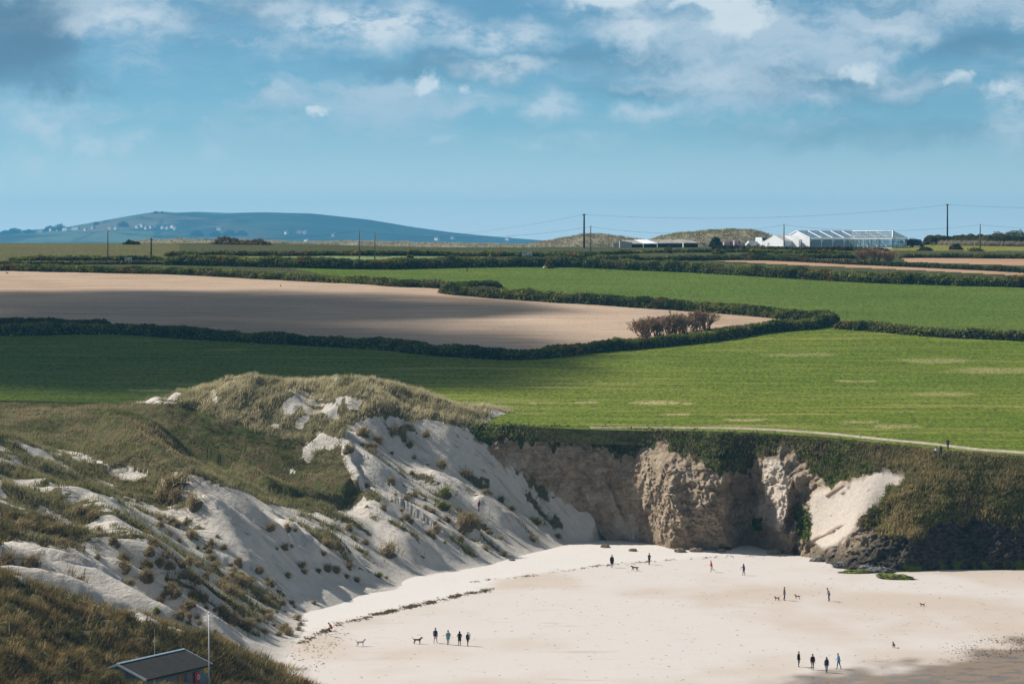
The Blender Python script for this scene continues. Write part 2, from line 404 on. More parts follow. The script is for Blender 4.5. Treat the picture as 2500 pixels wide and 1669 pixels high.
def dune_z(X, Y, detail=True):
    shp = X.shape; X = X.ravel(); Y = Y.ravel()
    z = dune_base(X, Y); d, s = polyline_dist(X, Y, TOEC)
    face = sstep(d, 1.5, 9) * (1 - sstep(z, 13, 20)) * (Y > 296)
    s2 = s - .12 * d + 1.3 * pnoise(X / 16., Y / 16., 2.2)
    rd = ridged(s2 / 9.5, d / 60., 1.1, 2, .5)
    ph = s2 / 10.5 + .35 * pnoise(X / 20., Y / 20., 7.1); fr = ph - np.floor(ph)
    sawt = np.where(fr < .24, sstep(fr, 0, .24), 1 - (fr - .24) / .76)
    fade = sstep(pnoise(np.floor(ph) * 3.7 + .5, d / 38., 1.9), -.35, .2) * sstep(d, 2, 9)
    z = z + face * 2.5 * (sawt - .4) * fade
    ph2 = s2 / 3.9 + .5 + .4 * pnoise(X / 9., Y / 9., 2.1); f2 = ph2 - np.floor(ph2)
    z = z + face * 1.0 * (np.where(f2 < .25, sstep(f2, 0, .25), 1 - (f2 - .25) / .75) - .4) * sstep(pnoise(np.floor(ph2) * 5.3 + .2, d / 9., 4.9), -.1, .35)
    z = z + face * (.5 * (rd - .25) + .68 * ridged(s2 / 3.4, d / 34., 5.5, 2) + .12 * fbm(X / 3., Y / 3., 2.9, 3))
    z = z + ridge_add(X, Y, RIDGE_A, 6.5, 15, 4.0) + ridge_add(X, Y, RIDGE_B, 3.6, 9, 3.6) + ridge_add(X, Y, RIDGE_D, 2.0, 6, 2.2)
    z = z + ridge_add(X, Y, RIDGE_C, 2.2, 7, 1.2) + ridge_add(X, Y, RIDGE_E, 1.1, 4, 1.3) + ridge_add(X, Y, RIDGE_G, 2.2, 7, 2.4)
    dl, _ = polyline_dist(X, Y, LOBEC); ins = inpoly(X, Y, [tuple(p) for p in LOBE])
    dl = np.where(ins, np.abs(dl), -np.abs(dl)) + .7 * fbm(X / 3.1, Y / 3.1, 8.8, 2)
    z = z + 2.1 * sstep(dl, -.6, .7) * (1 - sstep(dl, 2, 16))
    # hummocks under the marram
    hum = (1 - .93 * face) * sstep(d, 3, 10)
    z = z + hum * ((.75 - .4 * sstep(Y, 395, 410) + 1.1 * sstep(z, 18.5, 20.5) * sstep(X, -62, -54) + .7 * (Y < 330)) * fbm(X / 6.5, Y / 6.5, 7.1, 3) + (.30 + .75 * (Y < 330)) * np.abs(fbm(X / 2.2, Y / 2.2, 1.4, 2)))
    z = z + (.07 * fbm(X / 1.3, Y / 1.3, 9.9, 2)) * sstep(d, .5, 4)
    # uneven wind-cut clods on the slope
    bl = pnoise(s2 / 1.7, d / 4.5, 3.3)
    z = z + face * .2 * sstep(bl, .28, .5) * (pnoise(X / 12., Y / 12., 6.6) > -.05)
    return z.reshape(shp)

# ================================================================== beach
def arange_mix(lo, a, b, hi, fine, coarse):
    return np.unique(np.concatenate([np.arange(lo, a, coarse), np.arange(a, b, fine), np.arange(b, hi + coarse, coarse)]))
STRAND_PX = [(690, 1610), (734, 1570), (815, 1527), (915, 1503), (960, 1490), (1045, 1472), (1106, 1457), (1179, 1442), (1267, 1408), (1332, 1400), (1428, 1386), (1489, 1378), (1600, 1370), (1700, 1362), (1830, 1357), (1940, 1350)]
STRAND = np.array([((x - CX) / F_PX * (CAMZ * F_PX / (y - HY)), CAMZ * F_PX / (y - HY)) for x, y in STRAND_PX])
STRANDL = np.vstack([[(-26, 280)], STRAND, [(60, 450)]])
bx = arange_mix(-70, -32, 82, 260, .55, 9.0); by = arange_mix(30, 285, 452, 470, .6, 12.0)
BX, BY = np.meshgrid(bx, by)
dS, _ = polyline_dist(BX, BY, STRANDL); dS = dS.reshape(BX.shape)
def beach_z(X, Y):
    X = np.asarray(X, float); Y = np.asarray(Y, float)
    return .05 * fbm(X / 14., Y / 9., .5, 3) + .012 * fbm(X / 1.6, Y / 1.6, 2.5, 2) + np.clip(.012 * (X - 40), 0, 0)
BZ = beach_z(BX, BY) + .35 * sstep(dS, 0, 16) + .03 * fbm(BX / .9, BY / .9, 1.2, 2) * sstep(dS, 1, 6)
dry = sstep(dS + 1.6 * fbm(BX / 5., BY / 5., 3.7, 3), -.6, 2.6)
bpx, bpy_ = project(BX, BY, 0 * BX)
bpx = np.where(BY > 150, bpx, 0)
wet = sstep(bpy_ - np.interp(bpx, [1500, 1780, 2000, 2250, 2500, 2900], [1760, 1690, 1640, 1618, 1560, 1500]) + 26 * fbm(BX / 6., BY / 9., 6.1, 3), -14, 26)
pools = wet * sstep(fbm(BX / 3.4, BY / 2.6, 9.1, 4) + .25 * sstep(bpy_, 1600, 1660), .12, .34)
damp = sstep(fbm(BX / 18., BY / 26., 7.7, 3) + sstep(bpx, 1900, 2600) * .7, -.2, .8)
m, t, p, out = mat_new('beach_sand'); M['beach'] = m
pos = POS(t)
a_dry, a_wet, a_pool, a_damp = [t.attr(n).outputs['Fac'] for n in ('dry', 'wet', 'pool', 'damp')]
n1 = t.noise(t.mapping(pos, (.16, .8, 1)), .5, 6, .68); n2 = t.noise(pos, 5.5, 4, .7)
cdamp = t.mix(a_damp, (.54, .495, .46), (.475, .40, .335))
cdamp = t.mix(t.ramp(n1, .58, .72, 0, .5), cdamp, (.33, .235, .16))
cc = t.mix(a_dry, cdamp, (.60, .565, .53))
cc = t.mix(t.math('MULTIPLY', t.ramp(n2, .5, .75, 0, .3), a_dry), cc, (.45, .40, .35))
cc = t.mix(t.math('MULTIPLY', a_wet, .92), cc, (.17, .125, .085))
cc = t.mix(t.math('MULTIPLY', t.math('MULTIPLY', t.ramp(n2, .58, .7), a_wet), .7), cc, (.06, .05, .035))
vo = t.n.new('ShaderNodeTexVoronoi'); vo.inputs['Scale'].default_value = 1.25; t.l.new(pos, vo.inputs['Vector'])
tread_shade = t.math('MULTIPLY', t.ramp(vo.outputs['Distance'], .20, .10), t.ramp(t.noise(pos, .11, 4, .6), .47, .6))  # footprint dents: their shade put into the sand colour as dark specks
cc = t.mix(t.math('MULTIPLY', tread_shade, .55), cc, (.30, .235, .18))
cc = t.mix(t.ramp(t.noise(pos, 60, 2, .6), .3, .75, 0, .14), cc, (.25, .20, .16))
t.l.new(cc, p.inputs['Base Color'])
t.l.new(t.mix(a_pool, (.9, .9, .9), (.22, .22, .22)), p.inputs['Roughness'])
p.inputs['Specular IOR Level'].default_value = .3
bumped(t, p, t.math('ADD', t.noise(pos, 2.2, 5, .6), t.math('MULTIPLY', n2, .4)), .22, .1)
beach = mesh_np('beach', np.stack([BX, BY, BZ], -1), grid_faces(*BX.shape), True, [M['beach']], attrs=dict(dry=dry, wet=wet, pool=pools, damp=damp))
tag(beach, 'pale flat sand beach between the dunes and the wet bottom edge', kind='structure')

# ================================================================== dunes
dx_ = np.unique(np.concatenate([np.arange(-130, -84, 2.5), np.arange(-84, 14, .30), np.arange(14, 34, 1.2)]))
dy_ = np.unique(np.concatenate([np.arange(200, 252, 2.0), np.arange(252, 470, .38), np.arange(470, 500, 1.5)]))
DX, DY = np.meshgrid(dx_, dy_)
DZ = dune_z(DX, DY)
DZ = np.minimum(DZ, np.where(DY > 466, field_z(DX, DY) - .02 - .05 * (DY - 466), 99))
DXf, DYf, DZf = DX.ravel(), DY.ravel(), DZ.ravel()
dpx, dpy = project(DX, DY, DZ)
GRASS_POLY = [(-3500, 965), (0, 975), (430, 985), (440, 962), (500, 900), (680, 860), (800, 870), (900, 890), (1000, 920), (1060, 940), (1130, 960), (1200, 1000), (1170, 1052), (1100, 1035), (1050, 1022), (1000, 1028), (940, 1010), (900, 1020), (850, 1040), (835, 1070), (800, 1062), (775, 1052), (765, 1080), (800, 1100), (832, 1088), (838, 1130), (888, 1212), (862, 1240), (800, 1250), (720, 1240), (650, 1230), (600, 1200), (540, 1185), (490, 1165), (430, 1150), (400, 1185), (345, 1165), (300, 1150), (200, 1105), (100, 1090), (0, 1070), (-400, 1030), (-3500, 1030)]
BARE = [[(512, 955), (525, 950), (535, 985), (520, 985)], [(690, 985), (735, 950), (755, 960), (720, 1005), (690, 1025)], [(745, 1075), (790, 1090), (770, 1110), (745, 1145), (700, 1155), (735, 1115)], [(840, 965), (885, 975), (880, 1005), (850, 1000)], [(780, 985), (820, 985), (830, 1030), (800, 1020)],
        [(350, 1168), (400, 1168), (415, 1200), (370, 1195)], [(60, 1110), (95, 1105), (90, 1150), (40, 1180), (35, 1150)]]
RIDGE_POLY = [(-3500, 1020), (-300, 1040), (0, 1066), (130, 1096), (280, 1140), (400, 1162), (465, 1232), (400, 1252), (330, 1202), (250, 1152), (215, 1180), (240, 1262), (200, 1290), (100, 1230), (60, 1300), (0, 1330), (-300, 1330), (-3500, 1330)]
NEAR_POLY = [(-3500, 1330), (-400, 1330), (0, 1392), (80, 1432), (250, 1484), (500, 1555), (640, 1604), (790, 1672), (800, 1900), (800, 3500), (-3500, 3500)]
STREAK_POLY = [(0, 1100), (200, 1130), (330, 1185), (480, 1300), (600, 1395), (740, 1500), (715, 1575), (600, 1545), (470, 1440), (330, 1390), (130, 1330), (0, 1310)]
STREAK2 = [(560, 1240), (880, 1250), (900, 1050), (1040, 1030), (1200, 1200), (1330, 1330), (1000, 1400), (850, 1430), (700, 1380)]
SAND_SHEET = [(450, 1235), (560, 1215), (700, 1290), (760, 1370), (690, 1420), (560, 1350)]
def dune_grass(px, py, X, Y):
    n = fbm(X / 5., Y / 5., 12.2, 3)
    g = np.where(inpoly(px, py, GRASS_POLY), 1.0, 0.0)
    for b in BARE: g = np.where(inpoly(px, py, b), sstep(n, .0, .35) * .8, g)
    # the wind-torn crown: sand shows through
    crown = inpoly(px, py, [(620, 860), (850, 870), (850, 1030), (760, 1080), (660, 1040)])
    g = np.where(crown, g * sstep(n, -.55, -.1), g)
    rp = inpoly(px, py, RIDGE_POLY); g = np.where(rp, np.maximum(g * 0, sstep(n, -.25, .2)), g)
    nearm = inpoly(px, py, NEAR_POLY); g = np.where(nearm, .75 + .25 * sstep(n, -.4, 0), g)
    # tongues of rough grass running down the slope
    dd, ss = polyline_dist(X, Y, TOEC); s2 = ss + .10 * dd + 2.2 * pnoise(X / 14., Y / 14., 2.2)
    tong = fbm(s2 / 2.6, dd / 13., 7.7, 3) + .35 * fbm(X / 1.6, Y / 1.6, 1.2, 2)
    heavy = np.where(inpoly(px, py, STREAK_POLY), .38, np.where(inpoly(px, py, STREAK2), .12, -.12))
    tg = sstep(tong, .46 - heavy, .66 - heavy) * (dd > 4) * (dd < 70)
    g = np.where(nearm | inpoly(px, py, SAND_SHEET), g, np.maximum(g, tg * .8))
    return g
GM = dune_grass(dpx.ravel(), dpy.ravel(), DXf, DYf)
GM = np.where(DYf > 462, 1, GM)
# colour kinds: slack turf (olive-brown), lobe turf (green)
slack = inpoly(dpx.ravel(), dpy.ravel(), [(-400, 960), (430, 980), (520, 1010), (640, 1060), (740, 1080), (760, 1130), (840, 1140), (890, 1220), (720, 1215), (600, 1170), (480, 1130), (330, 1105), (0, 1040), (-400, 1000)]).astype(float)
d_toe, s_toe = polyline_dist(DXf, DYf, TOEC)
m, t, p, out = mat_new('dune_sand'); M['dune'] = m
pos = POS(t)
g_, sl_ = t.attr('grass').outputs['Fac'], t.attr('slack').outputs['Fac']
n1 = t.noise(pos, .55, 6, .65); n2 = t.noise(pos, 2.6, 5, .65); n3 = t.noise(pos, 14, 4, .7)
sand = t.mix(t.ramp(n1, .3, .72), (.54, .49, .425), (.62, .575, .515))
sand = t.mix(t.ramp(n2, .60, .72, 0, .55), sand, (.24, .19, .14))
sand = t.mix(t.ramp(n3, .45, .8, 0, .25), sand, (.34, .29, .24))
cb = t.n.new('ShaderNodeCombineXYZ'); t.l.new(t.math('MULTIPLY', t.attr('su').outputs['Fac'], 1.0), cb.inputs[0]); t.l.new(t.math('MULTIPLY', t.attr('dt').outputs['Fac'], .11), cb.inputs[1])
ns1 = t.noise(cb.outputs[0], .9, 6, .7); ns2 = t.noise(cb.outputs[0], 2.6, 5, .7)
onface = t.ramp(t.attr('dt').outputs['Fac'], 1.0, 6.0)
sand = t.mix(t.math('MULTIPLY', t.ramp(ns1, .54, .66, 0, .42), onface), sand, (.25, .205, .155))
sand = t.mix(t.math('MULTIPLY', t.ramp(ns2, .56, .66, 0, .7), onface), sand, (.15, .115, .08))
turf = t.mix(t.ramp(n2, .35, .65), (.085, .075, .032), (.16, .135, .07))
turf2 = t.mix(t.ramp(n1, .4, .6), (.07, .082, .022), (.115, .085, .045))
turf2 = t.mix(t.ramp(n2, .5, .7, 0, .7), turf2, (.05, .06, .018))
turf = t.mix(sl_, turf, turf2)
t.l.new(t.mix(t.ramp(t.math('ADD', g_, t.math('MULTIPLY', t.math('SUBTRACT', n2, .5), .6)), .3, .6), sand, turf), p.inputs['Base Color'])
p.inputs['Roughness'].default_value = .95; p.inputs['Specular IOR Level'].default_value = .1
bumped(t, p, t.math('ADD', t.math('ADD', n2, t.math('MULTIPLY', n3, .35)), t.math('ADD', t.math('MULTIPLY', ns1, .9), ns2)), .75, .3)
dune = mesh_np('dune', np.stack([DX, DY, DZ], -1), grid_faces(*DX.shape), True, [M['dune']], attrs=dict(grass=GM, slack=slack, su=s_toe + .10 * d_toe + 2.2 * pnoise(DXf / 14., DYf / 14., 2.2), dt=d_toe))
tag(dune, 'steep pale sand dune with grassy crown falling to the beach', kind='structure')

class Height:
    """bilinear look-up of a gridded height"""
    def __init__(s, xs, ys, Z): s.x, s.y, s.z = xs, ys, Z
    def __call__(s, X, Y):
        X = np.asarray(X, float); Y = np.asarray(Y, float)
        i = np.clip(np.searchsorted(s.x, X) - 1, 0, len(s.x) - 2); j = np.clip(np.searchsorted(s.y, Y) - 1, 0, len(s.y) - 2)
        u = np.clip((X - s.x[i]) / (s.x[i + 1] - s.x[i]), 0, 1); v = np.clip((Y - s.y[j]) / (s.y[j + 1] - s.y[j]), 0, 1)
        return (s.z[j, i] * (1 - u) + s.z[j, i + 1] * u) * (1 - v) + (s.z[j + 1, i] * (1 - u) + s.z[j + 1, i + 1] * u) * v
duneH = Height(dx_, dy_, DZ); beachH = Height(bx, by, BZ)

# ================================================================== fields
EDGE_PX = [(-2600, 975), (-300, 975), (0, 975), (430, 985), (700, 1000), (1000, 1020), (1130, 1028), (1180, 1036), (1300, 1041), (1500, 1048), (1700, 1053), (1850, 1060), (2000, 1070), (2150, 1085), (2290, 1100), (2400, 1108), (2500, 1116), (2700, 1130), (5600, 1150)]
EDGE = ray_to(F_plane, [p[0] for p in EDGE_PX], [p[1] for p in EDGE_PX], 380, 560, 1500)
tt = np.concatenate([np.linspace(0, .5, 300) ** 1.25, ]) ; tt = tt / tt[-1]
ua = np.unique(np.concatenate([np.linspace(-.62, -.2, 40), np.linspace(-.2, .2, 420), np.linspace(.2, .62, 40)]))
EU = EDGE[:, 0] / EDGE[:, 1]
Ye = np.interp(ua, EU, EDGE[:, 1])
yy = Ye[None, :] + (1000 - Ye[None, :]) * tt[:, None]
FX = ua[None, :] * yy; FY = yy; FZ = field_z(FX, FY)
fpx, fpy = project(FX, FY, FZ)
cxp = (fpx[:-1, :-1] + fpx[1:, 1:]) / 2; cyp = (fpy[:-1, :-1] + fpy[1:, 1:]) / 2
FC = grid_faces(*FX.shape)
PLOUGH = [(-2600, 560), (-300, 650), (0, 655), (383, 663), (613, 674), (900, 690), (1076, 705), (1145, 720), (1375, 735), (1700, 757), (1880, 770), (1905, 780), (1750, 800), (1500, 838), (1300, 858), (1200, 860), (1050, 850), (900, 835), (600, 815), (270, 797), (0, 790), (-300, 785), (-2600, 780)]
UPPER = [(700, 652), (934, 656), (1106, 652), (1336, 650), (1700, 663), (1868, 673), (2136, 688), (2500, 698), (2800, 706), (2800, 825), (2500, 815), (2040, 785), (1900, 762), (1700, 745), (1375, 722), (1145, 700), (1000, 690), (800, 672)]
STRIP_L = [(400, 626.5), (800, 625), (1190, 627), (1260, 636), (1100, 642), (405, 641)]
LAWN = [(2080, 603), (2180, 603), (2230, 598.5), (2300, 597.2), (2500, 602), (2900, 603), (2900, 617), (2500, 613), (2080, 611)]
BROWN1 = [(1680, 633), (1868, 634), (2060, 641), (2198, 647), (2500, 662), (2900, 670), (2900, 690), (2500, 673), (2251, 660), (1906, 645)]
BROWN2 = [(2200, 629), (2900, 629), (2900, 655), (2500, 648), (2213, 640)]
LEFTG = [(-2600, 580), (430, 580), (440, 618), (400, 640), (-2600, 640)]
BORDER = [(2040, 774), (2010, 800), (1960, 812), (2100, 812), (2080, 790)]
kinds = np.zeros(cxp.size, int); cxf, cyf = cxp.ravel(), cyp.ravel()
kinds[:] = 0                                      # near crop
top_line = np.interp(cxf, [-300, 0, 270, 600, 900, 1050, 1200, 1300, 1500, 1750, 1900, 2040, 2250, 2500, 2900], [790, 795, 800, 818, 838, 852, 862, 862, 842, 808, 798, 790, 805, 818, 835])
kinds[cyf < top_line] = 7                         # waste ground under hedges and scrub
for k, poly in ((1, PLOUGH), (2, UPPER), (3, STRIP_L), (4, LAWN), (5, BROWN1), (6, BROWN2), (8, LEFTG)): kinds[inpoly(cxf, cyf, poly)] = k
def crop_material(name, a, b, straw, amt, rows, rot=0.0, patch=(.5, .68)):
    m, t, p, out = mat_new(name); pos = POS(t)
    r = t.mapping(pos, (1, 1, 1), rot=(0, 0, rot))
    big = t.noise(t.mapping(r, (.35, 1, 1)), .035, 5, .6)
    st = t.noise(t.mapping(r, (.035, .5, 1)), 1.0, 4, .7)
    st2 = t.noise(t.mapping(r, (.08, 1.2, 1)), .42, 4, .65)
    fi = t.noise(t.mapping(r, (.7, .34, 1)), 2.2, 4, .85)
    c = t.mix(t.ramp(big, .35, .65), a, b)
    c = t.mix(t.ramp(st, .42, .62, 0, .6), c, tuple(q * 1.45 for q in a))
    c = t.mix(t.ramp(fi, .46, .64, 0, .85), c, tuple(q * .33 for q in a))
    c = t.mix(t.ramp(fi, .46, .34, 0, .6), c, tuple(q * 1.7 for q in b))
    s = t.math('MULTIPLY', t.ramp(t.math('ADD', t.math('MULTIPLY', st, .5), t.math('MULTIPLY', st2, .5)), *patch), t.ramp(big, .38, .7, .25, 1))
    c = t.mix(t.math('MULTIPLY', s, amt), c, straw)
    c = t.mix(t.math('MULTIPLY', t.attr('bare').outputs['Fac'], t.ramp(fi, .62, .42, .3, 1)), c, (.42, .345, .17))
    t.l.new(c, p.inputs['Base Color']); p.inputs['Roughness'].default_value = .95; p.inputs['Specular IOR Level'].default_value = .08
    bumped(t, p, t.math('ADD', fi, st), .9, .35)
    return m
def soil_material(name, a, b):
    m, t, p, out = mat_new(name); pos = POS(t)
    fi = t.noise(t.mapping(pos, (1, .34, 1)), 2.4, 4, .85); st = t.noise(t.mapping(pos, (.06, .9, 1), rot=(0, 0, .12)), .8, 4, .6); big = t.noise(pos, .02, 4, .5)
    c = t.mix(t.ramp(big, .35, .65), a, b)
    c = t.mix(t.ramp(fi, .42, .72, 0, .5), c, tuple(q * .5 for q in a)); c = t.mix(t.ramp(st, .45, .60, 0, .35), c, tuple(q * 1.3 for q in b)); c = t.mix(t.ramp(st, .45, .34, 0, .35), c, tuple(q * .6 for q in a))
    t.l.new(c, p.inputs['Base Color']); p.inputs['Roughness'].default_value = .95; p.inputs['Specular IOR Level'].default_value = .1
    bumped(t, p, fi, .6, .3)
    return m
M['crop'] = crop_material('young_crop', (.092, .136, .011), (.130, .160, .015), (.38, .31, .12), .75, 1, .05, (.50, .64))
M['crop2'] = crop_material('young_crop_upper', (.074, .122, .014), (.10, .140, .019), (.26, .24, .10), .35, 1, .09)
M['crop3'] = crop_material('pale_strip_crop', (.16, .21, .085), (.19, .24, .10), (.28, .28, .14), .4, 1)
M['lawn'] = crop_material('mown_grass', (.17, .17, .035), (.20, .19, .045), (.28, .24, .08), .3, 1)
M['rough'] = crop_material('rough_pasture', (.092, .095, .030), (.125, .115, .045), (.035, .045, .018), .9, 1, 0, (.5, .62))
M['waste'] = crop_material('hedge_bank_ground', (.05, .06, .02), (.07, .075, .03), (.10, .09, .04), .5, 1)
M['plough'] = soil_material('dry_ploughed_soil', (.375, .265, .178), (.44, .328, .238))
M['plough2'] = soil_material('reddish_ploughed_soil', (.36, .22, .13), (.40, .255, .16))
FV = np.stack([FX, FY, FZ], -1).reshape(-1, 3)
fpf, fyf = fpx.ravel(), fpy.ravel(); BAREF = np.zeros(fpf.size)
for x, y, rx, ry in [(370, 952, 48, 3.5), (1085, 978, 40, 3.5), (1300, 985, 26, 2.6), (1440, 984, 34, 3.2), (1600, 983, 60, 4), (1690, 984, 30, 3), (1960, 866, 90, 4), (2210, 1040, 70, 5), (2100, 1030, 60, 5), (2300, 960, 90, 6), (2420, 905, 110, 10), (2280, 880, 110, 7), (2100, 930, 70, 4), (1830, 1025, 50, 3), (1650, 1010, 45, 2.5)]:
    q_ = ((fpf - x + 40 * fbm(FX.ravel() / 3., FY.ravel() / 6., 3.3, 2)) / rx) ** 2 + ((fyf - y + 3 * fbm(FX.ravel() / 9., FY.ravel() / 4., 8.3, 2)) / ry) ** 2
    BAREF = np.maximum(BAREF, (1 - sstep(q_, .25, 1.3)) * (.85 if x < 1900 else .5))
def sub_field(name, k, mat, label):
    f_ = FC[kinds == k]; u, inv = np.unique(f_, return_inverse=True)
    o = mesh_np(name, FV[u], inv.reshape(-1, 4), True, [mat], attrs=dict(bare=BAREF[u])); return tag(o, label, kind='structure')
# earth bank under the field edge
ex = np.linspace(0, 1, 5)[:, None]; bxv = FX[0][None, :] - .0 * ex; byv = FY[0][None, :] - 3.5 * ex; bzv = FZ[0][None, :] - 4.0 * ex ** 1.3 - .05
keep_b = (ua * F_PX + CX) < 1120; bxv, byv, bzv = (bxv + 0 * ex)[:, keep_b], byv[:, keep_b], bzv[:, keep_b]
o = mesh_np('field_bank', np.stack([bxv, byv, bzv], -1), grid_faces(5, bxv.shape[1]), True, [M['rough']]); tag(o, 'grassy bank at the lower edge of the crop field', kind='structure')
ex2 = np.linspace(0, 1, 3)[:, None]; kr = ~keep_b
o = mesh_np('field_bank', np.stack([(FX[0][None, :] + 0 * ex2)[:, kr], (FY[0][None, :] - .5 * ex2)[:, kr], (FZ[0][None, :] - 2.2 * ex2 + .02)[:, kr]], -1), grid_faces(3, int(kr.sum())), True, [M['rough']]); tag(o, 'low grassy lip of the crop field above the cliff', kind='structure')
sub_field('crop_field', 0, M['crop'], 'large bright green crop field above the cliff')
sub_field('ploughed_field', 1, M['plough'], 'wide bare brown ploughed field ringed by hedges')
sub_field('upper_crop_field', 2, M['crop2'], 'green crop field beyond the ploughed field')
sub_field('pale_field_strip', 3, M['crop3'], 'thin pale green field strip behind the far hedge')
sub_field('lawn', 4, M['lawn'], 'yellow green mown grass beside the marquee')
sub_field('ploughed_strip', 5, M['plough2'], 'narrow brown soil strip below the marquee')
sub_field('ploughed_strip', 6, M['plough2'], 'short upper brown soil strip at the far hedges')
sub_field('ground', 7, M['waste'], 'scrubby ground below the hedges')
sub_field('pasture', 8, M['rough'], 'rough olive pasture on the far brow')
# plain falling away to the bay behind the brow
px_, py_ = np.meshgrid(np.linspace(-8000, 8000, 60), np.concatenate([np.linspace(990, 1600, 14), np.linspace(1800, 12500, 30)]))
pz = F_plane(px_, py_) ; pz = np.maximum(44.4 - (py_ - 960) * .02, 6.0) - .15
plain = mesh_np('plain', np.stack([px_, py_, pz], -1), grid_faces(*px_.shape), True, [M['waste']]); tag(plain, 'low land behind the brow', kind='structure')

# ================================================================== far hill
HPX = [-3500, -1500, -500, -100, 0, 60, 130, 190, 300, 345, 390, 430, 480, 560, 640, 760, 900, 1000, 1100, 1200, 1340, 1450, 1600]
HPY = [585, 580, 572, 568, 566, 562, 558, 552, 531, 523, 516, 519, 517, 520, 518, 521, 536, 553, 567, 577, 588, 594, 602]
hx, hy = np.meshgrid(np.linspace(-5400, 500, 300), np.linspace(6900, 11400, 90))
hu = CX + F_PX * hx / 9000.
top = CAMZ + (HY - np.interp(hu, HPX, HPY)) / F_PX * 9000.
tq = sstep(hy, 6900, 9000) * (1 - sstep(hy, 9070, 11400))
hz = 8 + (top - 8) * (.25 * np.clip((hy - 6900) / 2100, 0, 1) + .75 * tq) * np.where(hy > 9000, np.where(hy > 9070, tq, 1), 1) + 3.5 * fbm(hx / 390., hy / 390., 2.2, 4) * (1 - tq ** 6)
m, t, p, out = mat_new('hill_fields'); M['hill'] = m
pos = POS(t)
v = t.n.new('ShaderNodeTexVoronoi'); v.inputs['Scale'].default_value = .0048
t.l.new(t.mapping(pos, (1, .55, 1)), v.inputs['Vector'])
vc = t.n.new('ShaderNodeSeparateColor'); t.l.new(v.outputs['Color'], vc.inputs[0])
e = t.n.new('ShaderNodeTexVoronoi'); e.feature = 'DISTANCE_TO_EDGE'; e.inputs['Scale'].default_value = .0048; t.l.new(t.mapping(pos, (1, .55, 1)), e.inputs['Vector'])
c = t.mix(t.ramp(vc.outputs[0], .3, .6), (.03, .045, .02), (.10, .125, .07))
c = t.mix(t.ramp(vc.outputs[1], .72, .8), c, (.13, .11, .07))
wood = t.ramp(t.noise(pos, .005, 6, .65), .46, .58)
hgt = t.n.new('ShaderNodeSeparateXYZ'); t.l.new(pos, hgt.inputs[0])
wood = t.math('MAXIMUM', wood, t.ramp(hgt.outputs[0], -1050, -520, 0, .85))
wood = t.math('MAXIMUM', wood, t.ramp(hgt.outputs[2], 52, 34, 0, .9))
c = t.mix(t.math('MULTIPLY', wood, .9), c, (.022, .034, .022))
c = t.mix(t.ramp(e.outputs['Distance'], .05, .02, 0, .6), c, (.02, .03, .015))
t.l.new(c, p.inputs['Base Color']); p.inputs['Roughness'].default_value = 1.0; p.inputs['Specular IOR Level'].default_value = 0
hill = mesh_np('hill', np.stack([hx, hy, hz], -1), grid_faces(*hx.shape), True, [M['hill']]); tag(hill, 'long blue hazy hill with small fields on the horizon', kind='structure')
hillH = Height(hx[0], hy[:, 0], hz)
# ================================================================== cliff
# base curve picked on dune/beach, edge curve on the farmland; between them a worn face with buttresses and gullies
def ground_front(X, Y):
    return np.maximum(dune_base(X, Y) * (np.asarray(X) < 25), np.asarray(beach_z(X, Y)) * 0)
BASE_PX = [(1085, 1062), (1110, 1090), (1140, 1118), (1203, 1180), (1300, 1262), (1370, 1305), (1433, 1330), (1500, 1338), (1561, 1339), (1640, 1342), (1740, 1341), (1830, 1337), (1880, 1345), (1940, 1349), (1960, 1358), (1990, 1368), (2050, 1392), (2120, 1396), (2200, 1396), (2300, 1391), (2500, 1389), (2700, 1386), (3200, 1380), (4200, 1375)]
TOP_PX = [(1085, 1026), (1110, 1029), (1140, 1030), (1203, 1036), (1300, 1041), (1370, 1044), (1433, 1046), (1500, 1048), (1561, 1049), (1640, 1052), (1740, 1056), (1830, 1060), (1880, 1063), (1940, 1067), (1980, 1071), (2080, 1079), (2180, 1089), (2290, 1101), (2370, 1107), (2430, 1112), (2560, 1121), (2700, 1131), (3200, 1145), (4200, 1150)]
Bq = ray_to(ground_front, [q[0] for q in BASE_PX], [q[1] for q in BASE_PX], 330, 520, 2000)
Eq = ray_to(F_plane, [q[0] for q in TOP_PX], [q[1] for q in TOP_PX], 330, 560, 2000)
for i_, yw in ((2, 446.0), (3, 445.6), (4, 445.2), (5, 445.2), (6, 445.2), (7, 444.6), (8, 442.5)):
    Bq[i_] = ((BASE_PX[i_][0] - CX) / F_PX * yw, yw, max(0, float(dune_base(np.array([(BASE_PX[i_][0] - CX) / F_PX * yw]), np.array([yw]))[0]) * (BASE_PX[i_][0] < 1480)))
    Eq[i_] = ((TOP_PX[i_][0] - CX) / F_PX * max(Eq[i_][1], yw + 2.2), max(Eq[i_][1], yw + 2.2), Eq[i_][2])
Bq[:, 2] -= .8
SK = np.array([q[0] for q in BASE_PX], float)
sv = np.unique(np.concatenate([np.linspace(1085, 2720, 1050), np.linspace(2720, 4200, 60)]))
def smooth_interp(sv, K, V):
    out = np.stack([np.interp(sv, K, V[:, i]) for i in range(3)], 1)
    ker = np.hanning(31); ker /= ker.sum(); n = 700
    pad = np.vstack([np.repeat(out[:1], 15, 0), out, np.repeat(out[-1:], 15, 0)])
    return np.stack([np.convolve(pad[:, i], ker, 'valid') for i in range(3)], 1)
BC, EC = smooth_interp(sv, SK, Bq), smooth_interp(sv, SK, Eq)
tv = np.linspace(0, 1, 190)
S, T = np.meshgrid(sv, tv)
